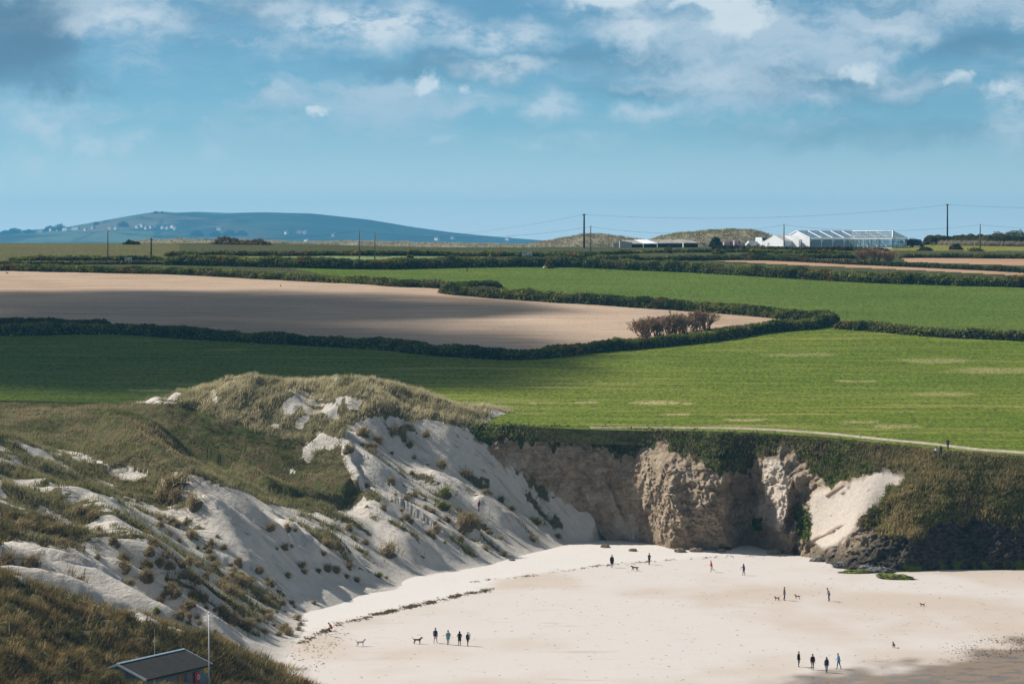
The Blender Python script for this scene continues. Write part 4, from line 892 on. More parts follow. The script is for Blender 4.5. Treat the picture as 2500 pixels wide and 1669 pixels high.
# ------------------------------------------------------------------ hedges
def on_field(px, py): return ray_to(field_z, px, py, 380, 995, 2200)
def hedge(name, label, pts, width, height, cols=((.062, .085, .015), (.235, .25, .055)), brown=.15, dens=26, leaf=.24, cat='hedge', group='field hedges', zoff=0., flower=0.0, seed=0):
    rr = np.random.default_rng(seed + 100); width *= .72; height *= .74
    B = on_field([q[0] for q in pts], [q[1] for q in pts]); P2 = catmull(B[:, :2], 10)
    L = np.concatenate([[0], np.cumsum(np.hypot(*np.diff(P2, axis=0).T))]); tot = L[-1]
    def cen(s): return np.stack([np.interp(s, L, P2[:, 0]), np.interp(s, L, P2[:, 1])], 1)
    ns = max(4, int(tot / 1.1)); s = np.linspace(0, tot, ns); C0 = cen(s); C0[:, 1] += width * .45
    d = np.gradient(C0, axis=0); d /= np.linalg.norm(d, axis=1)[:, None]; nn = np.stack([-d[:, 1], d[:, 0]], 1)
    endt = np.minimum(1, np.minimum(s, tot - s) / 2.0 + .35)
    hN = height * endt * (1 + .32 * fbm(s / 7., seed * 3.1 + .5, 0, 4)); wN = width * (.75 + .25 * endt) * (1 + .22 * fbm(s / 4., seed * 1.7 + 8.5, 0, 3))
    na = 9; an = np.linspace(0, np.pi, na)
    X = C0[:, None, 0] + nn[:, None, 0] * np.cos(an)[None] * wN[:, None] / 2; Y = C0[:, None, 1] + nn[:, None, 1] * np.cos(an)[None] * wN[:, None] / 2
    zg = field_z(X, Y); Z = zg + np.sin(an)[None] ** .6 * hN[:, None] + zoff
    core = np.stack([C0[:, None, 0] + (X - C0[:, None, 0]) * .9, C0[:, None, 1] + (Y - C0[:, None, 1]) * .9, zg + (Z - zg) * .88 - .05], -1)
    # leaves over the shell
    n = int(tot * (width * .7 + height * 1.7) * dens); si = rr.uniform(0, ns - 1, n); ai = rr.uniform(0, na - 1, n) ; i0 = si.astype(int).clip(0, ns - 2); a0 = ai.astype(int).clip(0, na - 2); u = (si - i0)[:, None]; v_ = (ai - a0)[:, None]
    sh = np.stack([X, Y, Z], -1)
    Q = (sh[i0, a0] * (1 - u) + sh[i0 + 1, a0] * u) * (1 - v_) + (sh[i0, a0 + 1] * (1 - u) + sh[i0 + 1, a0 + 1] * u) * v_
    cl = fbm(Q[:, 0] / 1.6, Q[:, 1] / 1.6, Q[:, 2] / 1.3, 3)
    Q = Q + np.stack([0 * cl, -.35 * np.clip(cl, -.3, 1), .22 * cl + rr.uniform(-.2, .22, n)], 1)
    f = np.clip(.42 + .7 * fbm(Q[:, 0] / 3.5, Q[:, 1] / 3.5, Q[:, 2] / 2., 3) + .7 * fbm(Q[:, 0] / 16., Q[:, 1] / 16., 6.3, 2) + .25 * cl, 0, 1.25)
    cc_ = mixcol(cols[0], cols[1], f)
    bm_ = fbm(Q[:, 0] / 7., Q[:, 1] / 7., 9.9, 2) > (.62 - brown); cc_[bm_] = cc_[bm_] * np.array([1.25, .85, .8]) + np.array([.015, .004, .004])
    dry = (fbm(Q[:, 0] / 9., Q[:, 1] / 6., 2.7 + seed, 3) > .30) & (rr.uniform(0, 1, n) < .55); cc_[dry] = mixcol((.16, .16, .06), (.26, .22, .11), rr.uniform(0, 1, dry.sum()))
    if flower: fl = (fbm(Q[:, 0] / 4., Q[:, 1] / 4., 3.9 + seed, 2) > .28) & (rr.uniform(0, 1, n) < flower); cc_[fl] = (.40, .34, .03)
    V, Fb, C = leaf_cloud(Q, leaf, cc_)
    cf = grid_faces(ns, na); cf3 = np.concatenate([cf[:, [0, 1, 2]], cf[:, [0, 2, 3]]])
    Vc = core.reshape(-1, 3)
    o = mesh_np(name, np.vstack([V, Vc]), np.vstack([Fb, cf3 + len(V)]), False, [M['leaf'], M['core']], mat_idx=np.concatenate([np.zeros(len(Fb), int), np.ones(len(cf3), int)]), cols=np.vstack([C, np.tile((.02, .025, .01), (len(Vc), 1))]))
    return tag(o, label, cat, group)
hedge('hedge', 'long dark hedge curving along the lower side of the ploughed field', [(-900, 800), (-200, 815), (0, 819), (270, 816), (460, 828), (900, 852), (1050, 867), (1183, 876), (1298, 877), (1490, 857), (1700, 838), (1868, 813), (1983, 803), (2040, 786)], 3.6, 2.5, seed=1, flower=.05)
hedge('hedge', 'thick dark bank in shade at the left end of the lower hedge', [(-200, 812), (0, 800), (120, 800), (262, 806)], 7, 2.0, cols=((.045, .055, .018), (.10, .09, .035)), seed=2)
hedge('hedge', 'broad hedge along the top of the ploughed field, tapering to a point', [(-900, 650), (-300, 656), (0, 661), (383, 669), (613, 680), (900, 694), (953, 699), (1060, 703), (1150, 706), (1225, 704)], 6, 1.9, seed=3, flower=.03)
hedge('hedge', 'hedge between the ploughed field and the upper green field, right half', [(1080, 715), (1145, 723), (1375, 740), (1700, 761), (1850, 773), (1930, 781), (2035, 786)], 4.5, 2.7, seed=4, flower=.06)
hedge('hedge', 'hedge running off to the right edge below the upper green field', [(2042, 803), (2120, 808), (2251, 820), (2500, 833), (2750, 846)], 3.2, 2.2, seed=5, flower=.03)
hedge('hedge', 'hedge along the top of the upper green field', [(400, 647), (650, 652), (800, 656), (934, 658), (1106, 654), (1336, 652), (1520, 658), (1700, 666), (1868, 676), (2136, 691), (2500, 702), (2800, 710)], 5.5, 3.0, seed=6)
hedge('hedge', 'dark square-cut hedge at the left by the two poles', [(20, 636), (200, 636), (402, 637)], 3, 1.25, seed=7, flower=.12)
hedge('hedge', 'low hedge flecked with yellow gorse before the pale field strip', [(-300, 648), (0, 647), (420, 645), (700, 648), (900, 649), (1250, 648), (1480, 646)], 2.4, .9, seed=8, flower=.18, cols=((.05, .062, .016), (.12, .125, .04)))
hedge('hedge', 'hedge behind the pale field strip under the silver dunes', [(400, 625.5), (700, 625), (900, 624), (1200, 626), (1450, 629)], 3, 1.35, seed=9, brown=.3)
hedge('hedge', 'hedge between the two brown soil strips on the right', [(1640, 636), (1700, 636), (1868, 636), (2060, 645), (2198, 651), (2500, 666), (2800, 678)], 3, 1.25, seed=10, cols=((.05, .07, .018), (.115, .13, .045)))
hedge('hedge', 'dark hedge below the mown grass on the right', [(2195, 630), (2350, 630), (2500, 631.5), (2800, 632)], 2.6, 1.2, seed=11, flower=.05)
hedge('hedge', 'hedge under the farm sheds and brambles', [(1440, 634), (1600, 635), (1780, 633), (1880, 630), (2100, 632)], 2.6, 1.2, seed=12, flower=.08)
hedge('hedge', 'scrubby hedge in front of the sheds', [(1300, 623), (1450, 623), (1600, 617), (1750, 616), (1900, 617), (2080, 620)], 3, .9, seed=13, brown=.4, flower=.12)
hedge('hedge', 'clipped dark hedge in front of the marquee', [(1740, 608), (1850, 610), (1960, 611), (2080, 612), (2170, 614)], 2.6, 1.0, seed=14, cols=((.035, .038, .012), (.075, .075, .028)), brown=.4)
hedge('hedge', 'tall leafy hedge bank behind the mown grass', [(2268, 597.6), (2330, 597.2), (2400, 598), (2500, 601), (2800, 603)], 5, 3.2, seed=15, cols=((.045, .06, .012), (.13, .13, .025)))
# ================================================================== rocks and seaweed
def rock_mesh(seed, sx, sy, sz, cut=.0):
    bm = bmesh.new(); bmesh.ops.create_icosphere(bm, subdivisions=4, radius=1.0)
    co = np.array([v.co for v in bm.verts]); q = co * 1.3 + seed * 7.7
    r = 1 + .38 * ridged(q[:, 0], q[:, 1] + q[:, 2] * 1.8, q[:, 2], 3, .6) - .25 + .16 * fbm(q[:, 0] * 3, q[:, 1] * 3, q[:, 2] * 3, 3)
    co = co * r[:, None] * np.array([sx, sy, sz])
    for v_, c_ in zip(bm.verts, co): v_.co = c_
    me = bpy.data.meshes.new('rock'); bm.to_mesh(me); bm.free(); return me
m, t, p, out = mat_new('shore_rock'); M['shore_rock'] = m
pos = POS(t); n1 = t.noise(t.mapping(pos, (1, 1, 2.4), rot=(0, .5, .2)), 1.6, 6, .65); n2 = t.noise(pos, 1.1, 4, .6)
c = t.mix(t.ramp(n1, .35, .65), (.05, .052, .05), (.17, .17, .165))
t.l.new(c, p.inputs['Base Color']); p.inputs['Roughness'].default_value = .55; bumped(t, p, n1, .7, .2)
m, t, p, out = mat_new('weedy_rock'); M['weedy_rock'] = m
pos = POS(t); n1 = t.noise(pos, 3.2, 5, .65)
c = t.mix(t.ramp(n1, .36, .62), (.035, .042, .012), (.17, .20, .015)); t.l.new(c, p.inputs['Base Color']); p.inputs['Roughness'].default_value = .7; bumped(t, p, n1, .8, .25)
def on_beach(px, py): return ray_to(lambda X, Y: beachH(X, Y), px, py, 250, 470, 1600)
ROCKS = [(2195, 1413, 2.1, 1.5, .7, 'shore_rock', 'bluish wet boulder at the foot of the dark headland'), (2075, 1386, 2.6, 1.6, .8, 'shore_rock', 'low grey rock slab at the tip of the reef below the sand chute'), (2010, 1370, 2.2, 1.3, .6, 'shore_rock', 'jagged dark rock spit pointing left below the sand chute'),
         (2090, 1399, 2.6, 1.1, .42, 'weedy_rock', 'flat green weed-covered rock left of the blue boulder'), (2200, 1411, 3.2, 1.2, .40, 'weedy_rock', None), (2192, 1413, 3.0, 1.4, .62, 'weedy_rock', 'detached mossy green rock out on the sand'), (2255, 1388, 1.9, 1.1, .62, 'weedy_rock', 'bright green weedy rock tucked under the dark cliff'),
         (2130, 1393, 2.0, 1.2, .9, 'shore_rock', 'pale ribbed rock between the weedy slab and the cliff'), (2160, 1380, 2.6, 1.4, 1.3, 'shore_rock', 'upright grey rock against the headland'), (2215, 1388, 2.2, 1.5, 1.1, 'shore_rock', 'ribbed dark rock right of the upright grey one'), (1990, 1358, 1.6, .9, .4, 'shore_rock', 'small flat rock at the left end of the reef')]
k = 0
for x, y, sx, sy, sz, mt, lb in ROCKS:
    if lb is None: continue
    if 'detached' in lb: x, y = 2195, 1414
    if 'bluish' in lb: x, y = 2150, 1398
    q = on_beach(x, y)[0]; me = rock_mesh(k + 1, sx, sy, sz); me.materials.append(M[mt]); me.polygons.foreach_set('use_smooth', [False] * len(me.polygons))
    o = link_mesh('shore_rock', me); o.location = (q[0], q[1] + sy * .6, q[2] + sz * .08); o.rotation_euler = (0, .12 * math.sin(k * 2), .3 * math.sin(k)); k += 1
    tag(o, lb, 'rock', 'rocks at the cliff foot')
for x, y, s in [(1545, 1345, .5), (1478, 1336, .6), (1250, 1368, .35), (1890, 1352, .9), (1930, 1352, .7), (1700, 1346, .8), (1660, 1347, .7), (1760, 1347, .6)]:
    q = on_beach(x, y)[0]; me = rock_mesh(k + 1, s * 1.3, s, s * .7); me.materials.append(M['cliff_boulder'] if 'cliff_boulder' in M else M.setdefault('cliff_boulder', simple('cliff_boulder', (.25, .19, .13), .9, .35, 2, 0, .5)))
    o = link_mesh('fallen_boulder', me); o.location = (q[0], q[1] + .2, q[2] + .1); k += 1
    tag(o, 'brown fallen boulder on the sand at px'.replace(' at px', '') + {1545: ' left of the shaded cliff foot', 1478: ' at the end of the dune shadow', 1250: ' low on the dune toe', 1890: ' below the pale fin', 1930: ' beside the brown bush', 1700: ' under the big buttress', 1660: ' left under the big buttress', 1760: ' right of the big buttress'}[x], 'rock', 'boulders fallen from the brown cliff')

def weed_strip(name, label, pts, n, wid, size, col):
    B = np.array([((x - CX) / F_PX * (CAMZ * F_PX / (y - HY)), CAMZ * F_PX / (y - HY)) for x, y, _ in pts]); dn = np.array([q[2] for q in pts])
    L = np.concatenate([[0], np.cumsum(np.hypot(*np.diff(B, axis=0).T))]); s = RNG.uniform(0, L[-1], n)
    cl = fbm(s / 1.9, 4.4, 0, 3); keep = RNG.uniform(0, 1, n) < np.interp(s, L, dn) * sstep(cl, -.25, .35)
    s = s[keep]; n = len(s); X = np.interp(s, L, B[:, 0]) + RNG.normal(0, wid * .5, n); Y = np.interp(s, L, B[:, 1]) + RNG.normal(0, wid, n) + 1.1 * fbm(s / 4., 1.2, 0, 2)
    Z = beachH(X, Y) + RNG.uniform(0, .10, n)
    V, Fb, C = leaf_cloud(np.stack([X, Y, Z], 1), size, np.tile(col, (n, 1)))
    V = V.reshape(-1, 3, 3); ce = V.mean(1, keepdims=True); V = ce + (V - ce) * np.array([1.5, 1.2, .45]); V = V.reshape(-1, 3)
    return tag(mesh_np(name, V, Fb, False, [M['leaf']], cols=C), label, kind='stuff')
weed_strip('seaweed', 'brown line of dried seaweed along the high tide mark', [(734, 1570, .25), (815, 1527, .5), (880, 1511, .9), (915, 1503, 1), (960, 1490, 1), (1045, 1472, .95), (1106, 1457, 1), (1179, 1444, .8), (1200, 1436, .1)], 5200, .75, .15, (.13, .10, .05))
weed_strip('seaweed', 'thin broken seaweed line toward the far end of the beach', [(1150, 1422, .5), (1200, 1414, .5), (1267, 1408, .6), (1332, 1400, .7), (1428, 1386, .6), (1489, 1378, .6), (1600, 1370, .45), (1700, 1362, .5), (1830, 1357, .3)], 1500, .6, .13, (.11, .085, .045))
weed_strip('seaweed', 'scattered seaweed scraps at the left of the beach', [(700, 1610, .5), (745, 1585, .6), (790, 1552, .6), (830, 1535, .5), (780, 1600, .4), (760, 1640, .3)], 900, 1.6, .12, (.14, .11, .06))
weed_strip('seaweed', 'dark weed flecks on the wet sand at the right edge', [(2320, 1590, .7), (2400, 1575, .9), (2470, 1560, 1.0), (2540, 1550, 1), (2480, 1590, .8), (2380, 1600, .7), (2300, 1610, .4)], 1600, 2.2, .10, (.05, .04, .025))
pts_ = np.stack([RNG.uniform(-22, 75, 700), RNG.uniform(300, 432, 700)], 1); dd_, _ = polyline_dist(pts_[:, 0], pts_[:, 1], STRANDL); pts_ = pts_[dd_ < 0]; pts_ = np.repeat(pts_, 3, 0) + RNG.normal(0, .1, (len(pts_) * 3, 2))
V, Fb, C = leaf_cloud(np.column_stack([pts_, beachH(pts_[:, 0], pts_[:, 1]) + .02]), .07, np.tile((.12, .09, .06), (len(pts_), 1))); V = V.reshape(-1, 3, 3); ce = V.mean(1, keepdims=True); V = (ce + (V - ce) * np.array([1.4, 1.2, .4])).reshape(-1, 3)
tag(mesh_np('beach_litter', V, Fb, False, [M['leaf']], cols=C), 'tiny scattered weed scraps and stones over the open sand', kind='stuff')
# broad shrub at the chute foot
def shrub_leaves(name, label, px, py, w, h, cols, dens=900, leaf=.16, zf='beach', cat='bush', group=None, seed=1, twigs=True):
    rr = np.random.default_rng(seed); q = (on_beach(px, py) if zf == 'beach' else on_field(px, py) if zf == 'field' else zf(px, py))[0]
    n = int(dens * w * h * .5) + 60; d = rr.normal(size=(n, 3)); d /= np.linalg.norm(d, axis=1)[:, None]; d[:, 2] = np.abs(d[:, 2])
    r = rr.uniform(.55, 1, n) ** .5 * (1 + .35 * fbm(d[:, 0] * 2 + seed, d[:, 1] * 2, d[:, 2] * 2, 2))
    Q = d * r[:, None] * np.array([w / 2, w / 2.6, h]); f = np.clip(.5 + fbm(Q[:, 0] * 1.3, Q[:, 1] * 1.3, Q[:, 2] * 1.3 + seed, 2), 0, 1)
    V, Fb, C = leaf_cloud(Q, leaf, mixcol(cols[0], cols[1], f))
    o = mesh_np(name, V, Fb, False, [M['leaf']], cols=C); o.location = (q[0], q[1] + w * .3, q[2] - .1)
    return tag(o, label, cat, group)
shrub_leaves('bush', 'brown dead-looking bush at the foot of the sand chute', 1985, 1356, 5.2, 1.5, ((.10, .065, .04), (.20, .15, .10)), seed=3)
shrub_leaves('bush', 'dark green bush on the ledge left of the pale fin', 1848, 1292, 1.5, 1.6, ((.03, .05, .012), (.08, .12, .025)), zf=lambda x, y: np.array([[ (x - CX) / F_PX * 431.5, 430.5, CAMZ - (y - HY) / F_PX * 431.5]]), seed=4, dens=1500)

# ================================================================== bare shrubs
def bare_shrub(seed, h=3.6, n_main=9, spread=.55, depth=4):
    rr = random.Random(seed); mb = MB()
    def br(p, d, ln, r, lv):
        segs = 2; pts = [p]; q = p
        for i in range(segs):
            d = (d + Vector((rr.gauss(0, .14), rr.gauss(0, .14), rr.gauss(.06, .08)))).normalized(); q = q + d * (ln / segs); pts.append(q)
        mb.tube(pts, [max(r, .026), max(r * .8, .024), max(r * .55, .02)], 3, False)
        if lv > 0:
            for k in range(rr.choice([2, 3, 3])):
                dd = (d + Vector((rr.gauss(0, .42), rr.gauss(0, .42), rr.gauss(.12, .2)))).normalized()
                br(pts[rr.choice([1, 2, 2])], dd, ln * rr.uniform(.55, .8), r * .62, lv - 1)
    for i in range(n_main):
        a = rr.uniform(0, 2 * math.pi); t = rr.uniform(.1, spread)
        br(Vector((rr.gauss(0, .35), rr.gauss(0, .35), -.2)), Vector((math.cos(a) * t, math.sin(a) * t, 1)).normalized(), h * rr.uniform(.30, .42), .085, depth)
    me_o = mb.build('twigs', M['twig']); me = me_o.data; bpy.data.objects.remove(me_o); return me
BS = [bare_shrub(5, n_main=24, spread=.8), bare_shrub(9, h=3.4, n_main=22, spread=.75), bare_shrub(14, h=4.0, n_main=23, spread=.7)]
for i, (x, y, s, lb) in enumerate([(1577, 829, 1.15, 'leftmost leaning bare shrub, widest of the row by the ploughed field'), (1610, 826, 1.1, 'second bare shrub of the row from the left, dense twigs'), (1640, 822, 1.1, 'third bare shrub of the row, twigs spreading upward'), (1668, 818, 1.05, 'fourth bare shrub of the row, thin and upright'), (1698, 812, 1.1, 'fifth bare shrub of the row, round twiggy head'), (1725, 808, 1.0, 'rightmost bare shrub of the row beside the ploughed field')]):
    q = on_field(x, y)[0]; o = link_mesh('bare_shrub', BS[i % 3]); o.location = (q[0], q[1] + 3.0, field_z(q[0], q[1] + 3.0) + .3); o.scale = (1.55 * s, 1.45 * s, 1.02 * s); o.rotation_euler = (0, -.12 if i == 0 else 0, i * 1.3)
    tag(o, lb, 'bare shrub', 'leafless shrubs in the hedge')
for i, (x, y, s) in enumerate([(2110, 640, .95), (2140, 642, 1.0), (2172, 642, .9)]):
    q = on_field(x, y)[0]; o = link_mesh('bare_thicket', BS[(i + 1) % 3]); o.location = (q[0], q[1] + 1.5, field_z(q[0], q[1] + 1.5)); o.scale = (1.35 * s, 1.35 * s, 1.05 * s)
    tag(o, ['left', 'middle', 'right'][i] + ' dark leafless thicket under the glazed end of the marquee', 'bare shrub', 'leafless thickets below the marquee')
# gorse and bushes along the brow
GORSE = ((.05, .058, .012), (.30, .27, .03)); GREEN = ((.03, .042, .010), (.085, .095, .025)); BRN = ((.07, .05, .03), (.14, .10, .055))
for i, (x, y, w, h, cols, lb) in enumerate([(1632, 618, 2.2, 1.6, GORSE, 'bright yellow gorse bush below the farm sheds'), (1755, 620, 3.5, 1.4, GORSE, 'yellow gorse clump right of the sheds'), (1845, 619, 4.0, 1.3, GORSE, 'gorse clump under the small white tent'), (1900, 621, 2.4, 1.3, GORSE, 'gorse bush at the foot of the pole by the marquee'), (2030, 620, 3.2, 1.1, GORSE, 'low gorse clump in front of the marquee hall'),
        (1748, 603, 4.2, 3.0, GREEN, 'dark rounded bush between the sheds and the pink vans'), (1340, 655, 2.4, 1.7, GORSE, 'yellow gorse bush beside the white stone'), (1205, 630, 2.2, 1.4, GORSE, 'gorse bush on the far hedge left of the white gate'), (1000, 634, 2.0, 1.3, GORSE, 'gorse bush beside the pair of poles'), (2335, 610, 3.5, 1.6, BRN, 'brown bramble mound on the mown grass edge'), (2260, 612, 4.0, 1.0, GREEN, 'low green bramble below the gate'), (2385, 613, 4.5, .9, GORSE, 'yellowish bramble by the right short pole'),
        (555, 597, 9, 2.2, BRN, 'brown thicket beside the white marker among the silver dunes'), (620, 598, 10, 1.6, BRN, 'low brown thicket on the silver dunes'), (318, 597, 5, 1.2, GREEN, 'small dark bush at the brow left of the shorter left pole'), (2225, 594, 9, 1.7, GREEN, 'dark trees behind the black van'), (2440, 586, 9, 2.6, BRN, 'brown tree clump rising behind the hedge bank'), (2490, 586, 11, 3.2, ((.05, .065, .014), (.13, .14, .03)), 'dark tree clump at the right edge of the skyline'), (1870, 664, 1.6, .8, GORSE, 'tiny gorse by the brown strip')]):
    shrub_leaves('bush' if 'tree' not in lb else 'tree_clump', lb, x, y, w, h, cols, dens=110 if w > 6 else 260, leaf=.24, zf='field', seed=20 + i, group='bushes along the brow', cat='bush' if 'tree' not in lb else 'trees')

# far silver dunes beyond the fields
def far_dune(name, label, pts, depth, Y0, cols, n):
    K = np.array(pts, float); u = np.linspace(K[0, 0], K[-1, 0], 240); yt = np.interp(u, K[:, 0], K[:, 1])
    v_ = np.linspace(0, 1, 26); U, Vv = np.meshgrid(u, v_); YY = Y0 + depth * Vv; XX = (U - CX) / F_PX * Y0
    zt = CAMZ + (HY - yt)[None, :] / F_PX * (Y0 + depth * .5); zb = field_z(XX, YY) - .4
    ZZ = zb + (zt - zb) * np.sin(np.pi * np.clip(Vv, .0, 1)) ** .7 + .35 * fbm(XX / 5., YY / 5., 3.1, 3)
    o = mesh_np(name, np.stack([XX, YY, ZZ], -1), grid_faces(*XX.shape), True, [M['far_dune']]); tag(o, label, kind='structure')
    h = Height(XX[0], YY[:, 0], ZZ); X = RNG.uniform(XX.min(), XX.max(), n); Y = RNG.uniform(Y0, Y0 + depth, n)
    f = np.clip(.5 + .8 * fbm(X / 5, Y / 5, 1.1, 3), 0, 1)
    return np.stack([X, Y, h(X, Y)], 1), mixcol(cols[0], cols[1], f)
M['far_dune'] = simple('far_dune_turf', (.26, .235, .165), .95, .3, .4)
SILV = ((.24, .22, .15), (.46, .43, .34))
fd = [far_dune('dune', 'low silver-grassed dune strip along the skyline', [(300, 594), (330, 590), (420, 586), (520, 587), (640, 590), (720, 594)], 22, 905, SILV, 1500),
      far_dune('dune', 'silver marram dunes below the blue hill', [(385, 602), (450, 597), (520, 595), (640, 597), (760, 594), (860, 592), (960, 594), (1100, 597), (1250, 600), (1330, 602)], 30, 835, SILV, 5200),
      far_dune('dune', 'grassy dune ridge behind the tall pole', [(1290, 598), (1340, 590), (1400, 579), (1440, 573), (1480, 575), (1520, 580), (1560, 586), (1600, 594)], 24, 900, ((.17, .16, .085), (.38, .34, .23)), 2500),
      far_dune('dune', 'large rounded grassy dune behind the farm sheds', [(1570, 594), (1620, 580), (1660, 571), (1700, 568), (1760, 563), (1800, 561), (1840, 562), (1870, 570), (1900, 580), (1960, 592)], 26, 885, ((.17, .16, .08), (.36, .33, .19)), 3600)]
Pq = np.vstack([a for a, b in fd]); Cq = np.vstack([b for a, b in fd])
grass_stuff('distant_marram', 'silvery marram grass on the distant dunes', Pq, np.full(len(Pq), .8), .16, .35, Cq, 2, .4)
dryP = []
for x in np.linspace(2290, 2510, 260):
    q = on_field(x + RNG.normal(0, 1), 598.5 + (x - 2290) * .014)[0]; dryP.append((q[0], q[1] - .5, q[2]))
grass_stuff('dry_grass', 'pale dry grass along the foot of the hedge bank', np.array(dryP), np.full(len(dryP), 1.5), .12, .25, np.tile((.36, .32, .25), (len(dryP), 1)), 5, .5)

# ================================================================== poles and wires
def pole(px, py0, py1, r, label, mat, cross=False, braces=False, ins=True):
    r = r * 1.4
    q = on_field(px, py1)[0]; h = (py1 - py0) / F_PX * q[1]
    e = empty('utility_pole', (q[0], q[1], q[2] - .1)); tag(e, label, 'utility pole', 'poles carrying wires over the fields')
    MB().tube([(0, 0, -.5), (0, 0, h)], [r, r * .75], 8).build('post', mat, e, True)
    tip = Vector((q[0], q[1], q[2] - .1 + h - .25))
    if cross:
        MB().box((0, 0, h - .3), (1.1, .12, .14)).build('crossarm', mat, e)
        for s in (-.45, .45): MB().tube([(s, 0, h - .23), (s, 0, h + .1)], [.05, .035], 6).build('insulator', M['white_paint'], e)
    elif ins: MB().tube([(0, -r, h - .35), (0, -r - .12, h - .2)], [.045, .035], 6).build('insulator', M['white_paint'], e)
    return tip
PW, PD = M['wood'], M['dark_wood']
t_left = pole(263, 561, 636, .13, 'tall thin pole in the left hedge against the blue hill', PW)
t_left2 = pole(369, 580, 625, .17, 'short dark pole with small crossarm, second from the left', PD, True)
t_m1 = pole(877, 560, 637, .12, 'left pole of the close pair near the silver dunes', PW)
t_m2 = pole(915, 566, 637, .12, 'right pole of the close pair near the silver dunes', PW)
t_t1 = pole(1426, 521, 605, .20, 'tallest dark pole left of the farm sheds', PD, True)
t_t2 = pole(1442, 550, 622, .12, 'shorter slim pole just right of the tallest dark one', PW)
t_k = pole(1914, 546, 616, .12, 'pole standing in front of the small white tent', PW)
t_r1 = pole(2313, 497, 575, .21, 'thick dark pole rising behind the hedge bank on the right', PD, True) if False else None
q = np.array([(2313 - CX) / F_PX * 812., 812., 46.5]); e = empty('utility_pole', tuple(q)); tag(e, 'thick dark pole rising behind the hedge bank on the right', 'utility pole', 'poles carrying wires over the fields')
hh = CAMZ + (HY - 498) / F_PX * 812 - q[2]; MB().tube([(0, 0, -.5), (0, 0, hh)], [.24, .19], 8).build('post', PD, e, True); MB().box((0, 0, hh - .3), (.9, .12, .14)).build('crossarm', PD, e)
for s in (-.36, .36): MB().tube([(s, 0, hh - .23), (s, 0, hh + .14)], [.06, .04], 6).build('insulator', M['white_paint'], e)
t_r1 = Vector((q[0], q[1], q[2] + hh - .2))
t_r2 = pole(2393, 546, 610, .13, 'short pole at the right of the mown grass', PW)
def wire(a, b, sag, label, r=.022):
    pts = [a.lerp(b, i / 24) - Vector((0, 0, sag * 4 * (i / 24) * (1 - i / 24))) for i in range(25)]
    tag(MB().tube(pts, r, 4, False).build('overhead_wire', M['wire']), label, 'wire', 'overhead wires')
def pt(px, py, Y): return Vector(((px - CX) / F_PX * Y, Y, CAMZ + (HY - py) / F_PX * Y))
wire(pt(-400, 590, 760), t_left, .7, 'wire running in from the left edge to the leftmost pole')
wire(t_left, t_m1, 2.3, 'long wire sagging in front of the blue hill')
wire(t_m1, t_m2, .05, 'short wire between the close pair of poles')
wire(t_m2, t_t2, 1.9, 'wire from the close pair of poles to the slim pole')
wire(t_t2, t_k, 2.0, 'wire passing above the farm sheds')
wire(t_k, t_r2, 1.5, 'wire passing behind the marquee roof to the short right pole')
wire(t_r2, pt(2900, 565, 790), .8, 'wire leaving the short right pole for the right edge')
wire(pt(900, 585, 1000), t_t1, 1.6, 'faint high wire coming from the left to the tallest pole')
wire(t_t1, t_r1, 2.2, 'long high wire from the tallest pole to the thick right pole')
wire(t_r1, pt(2950, 505, 830), .9, 'high wire leaving the thick pole for the right edge')

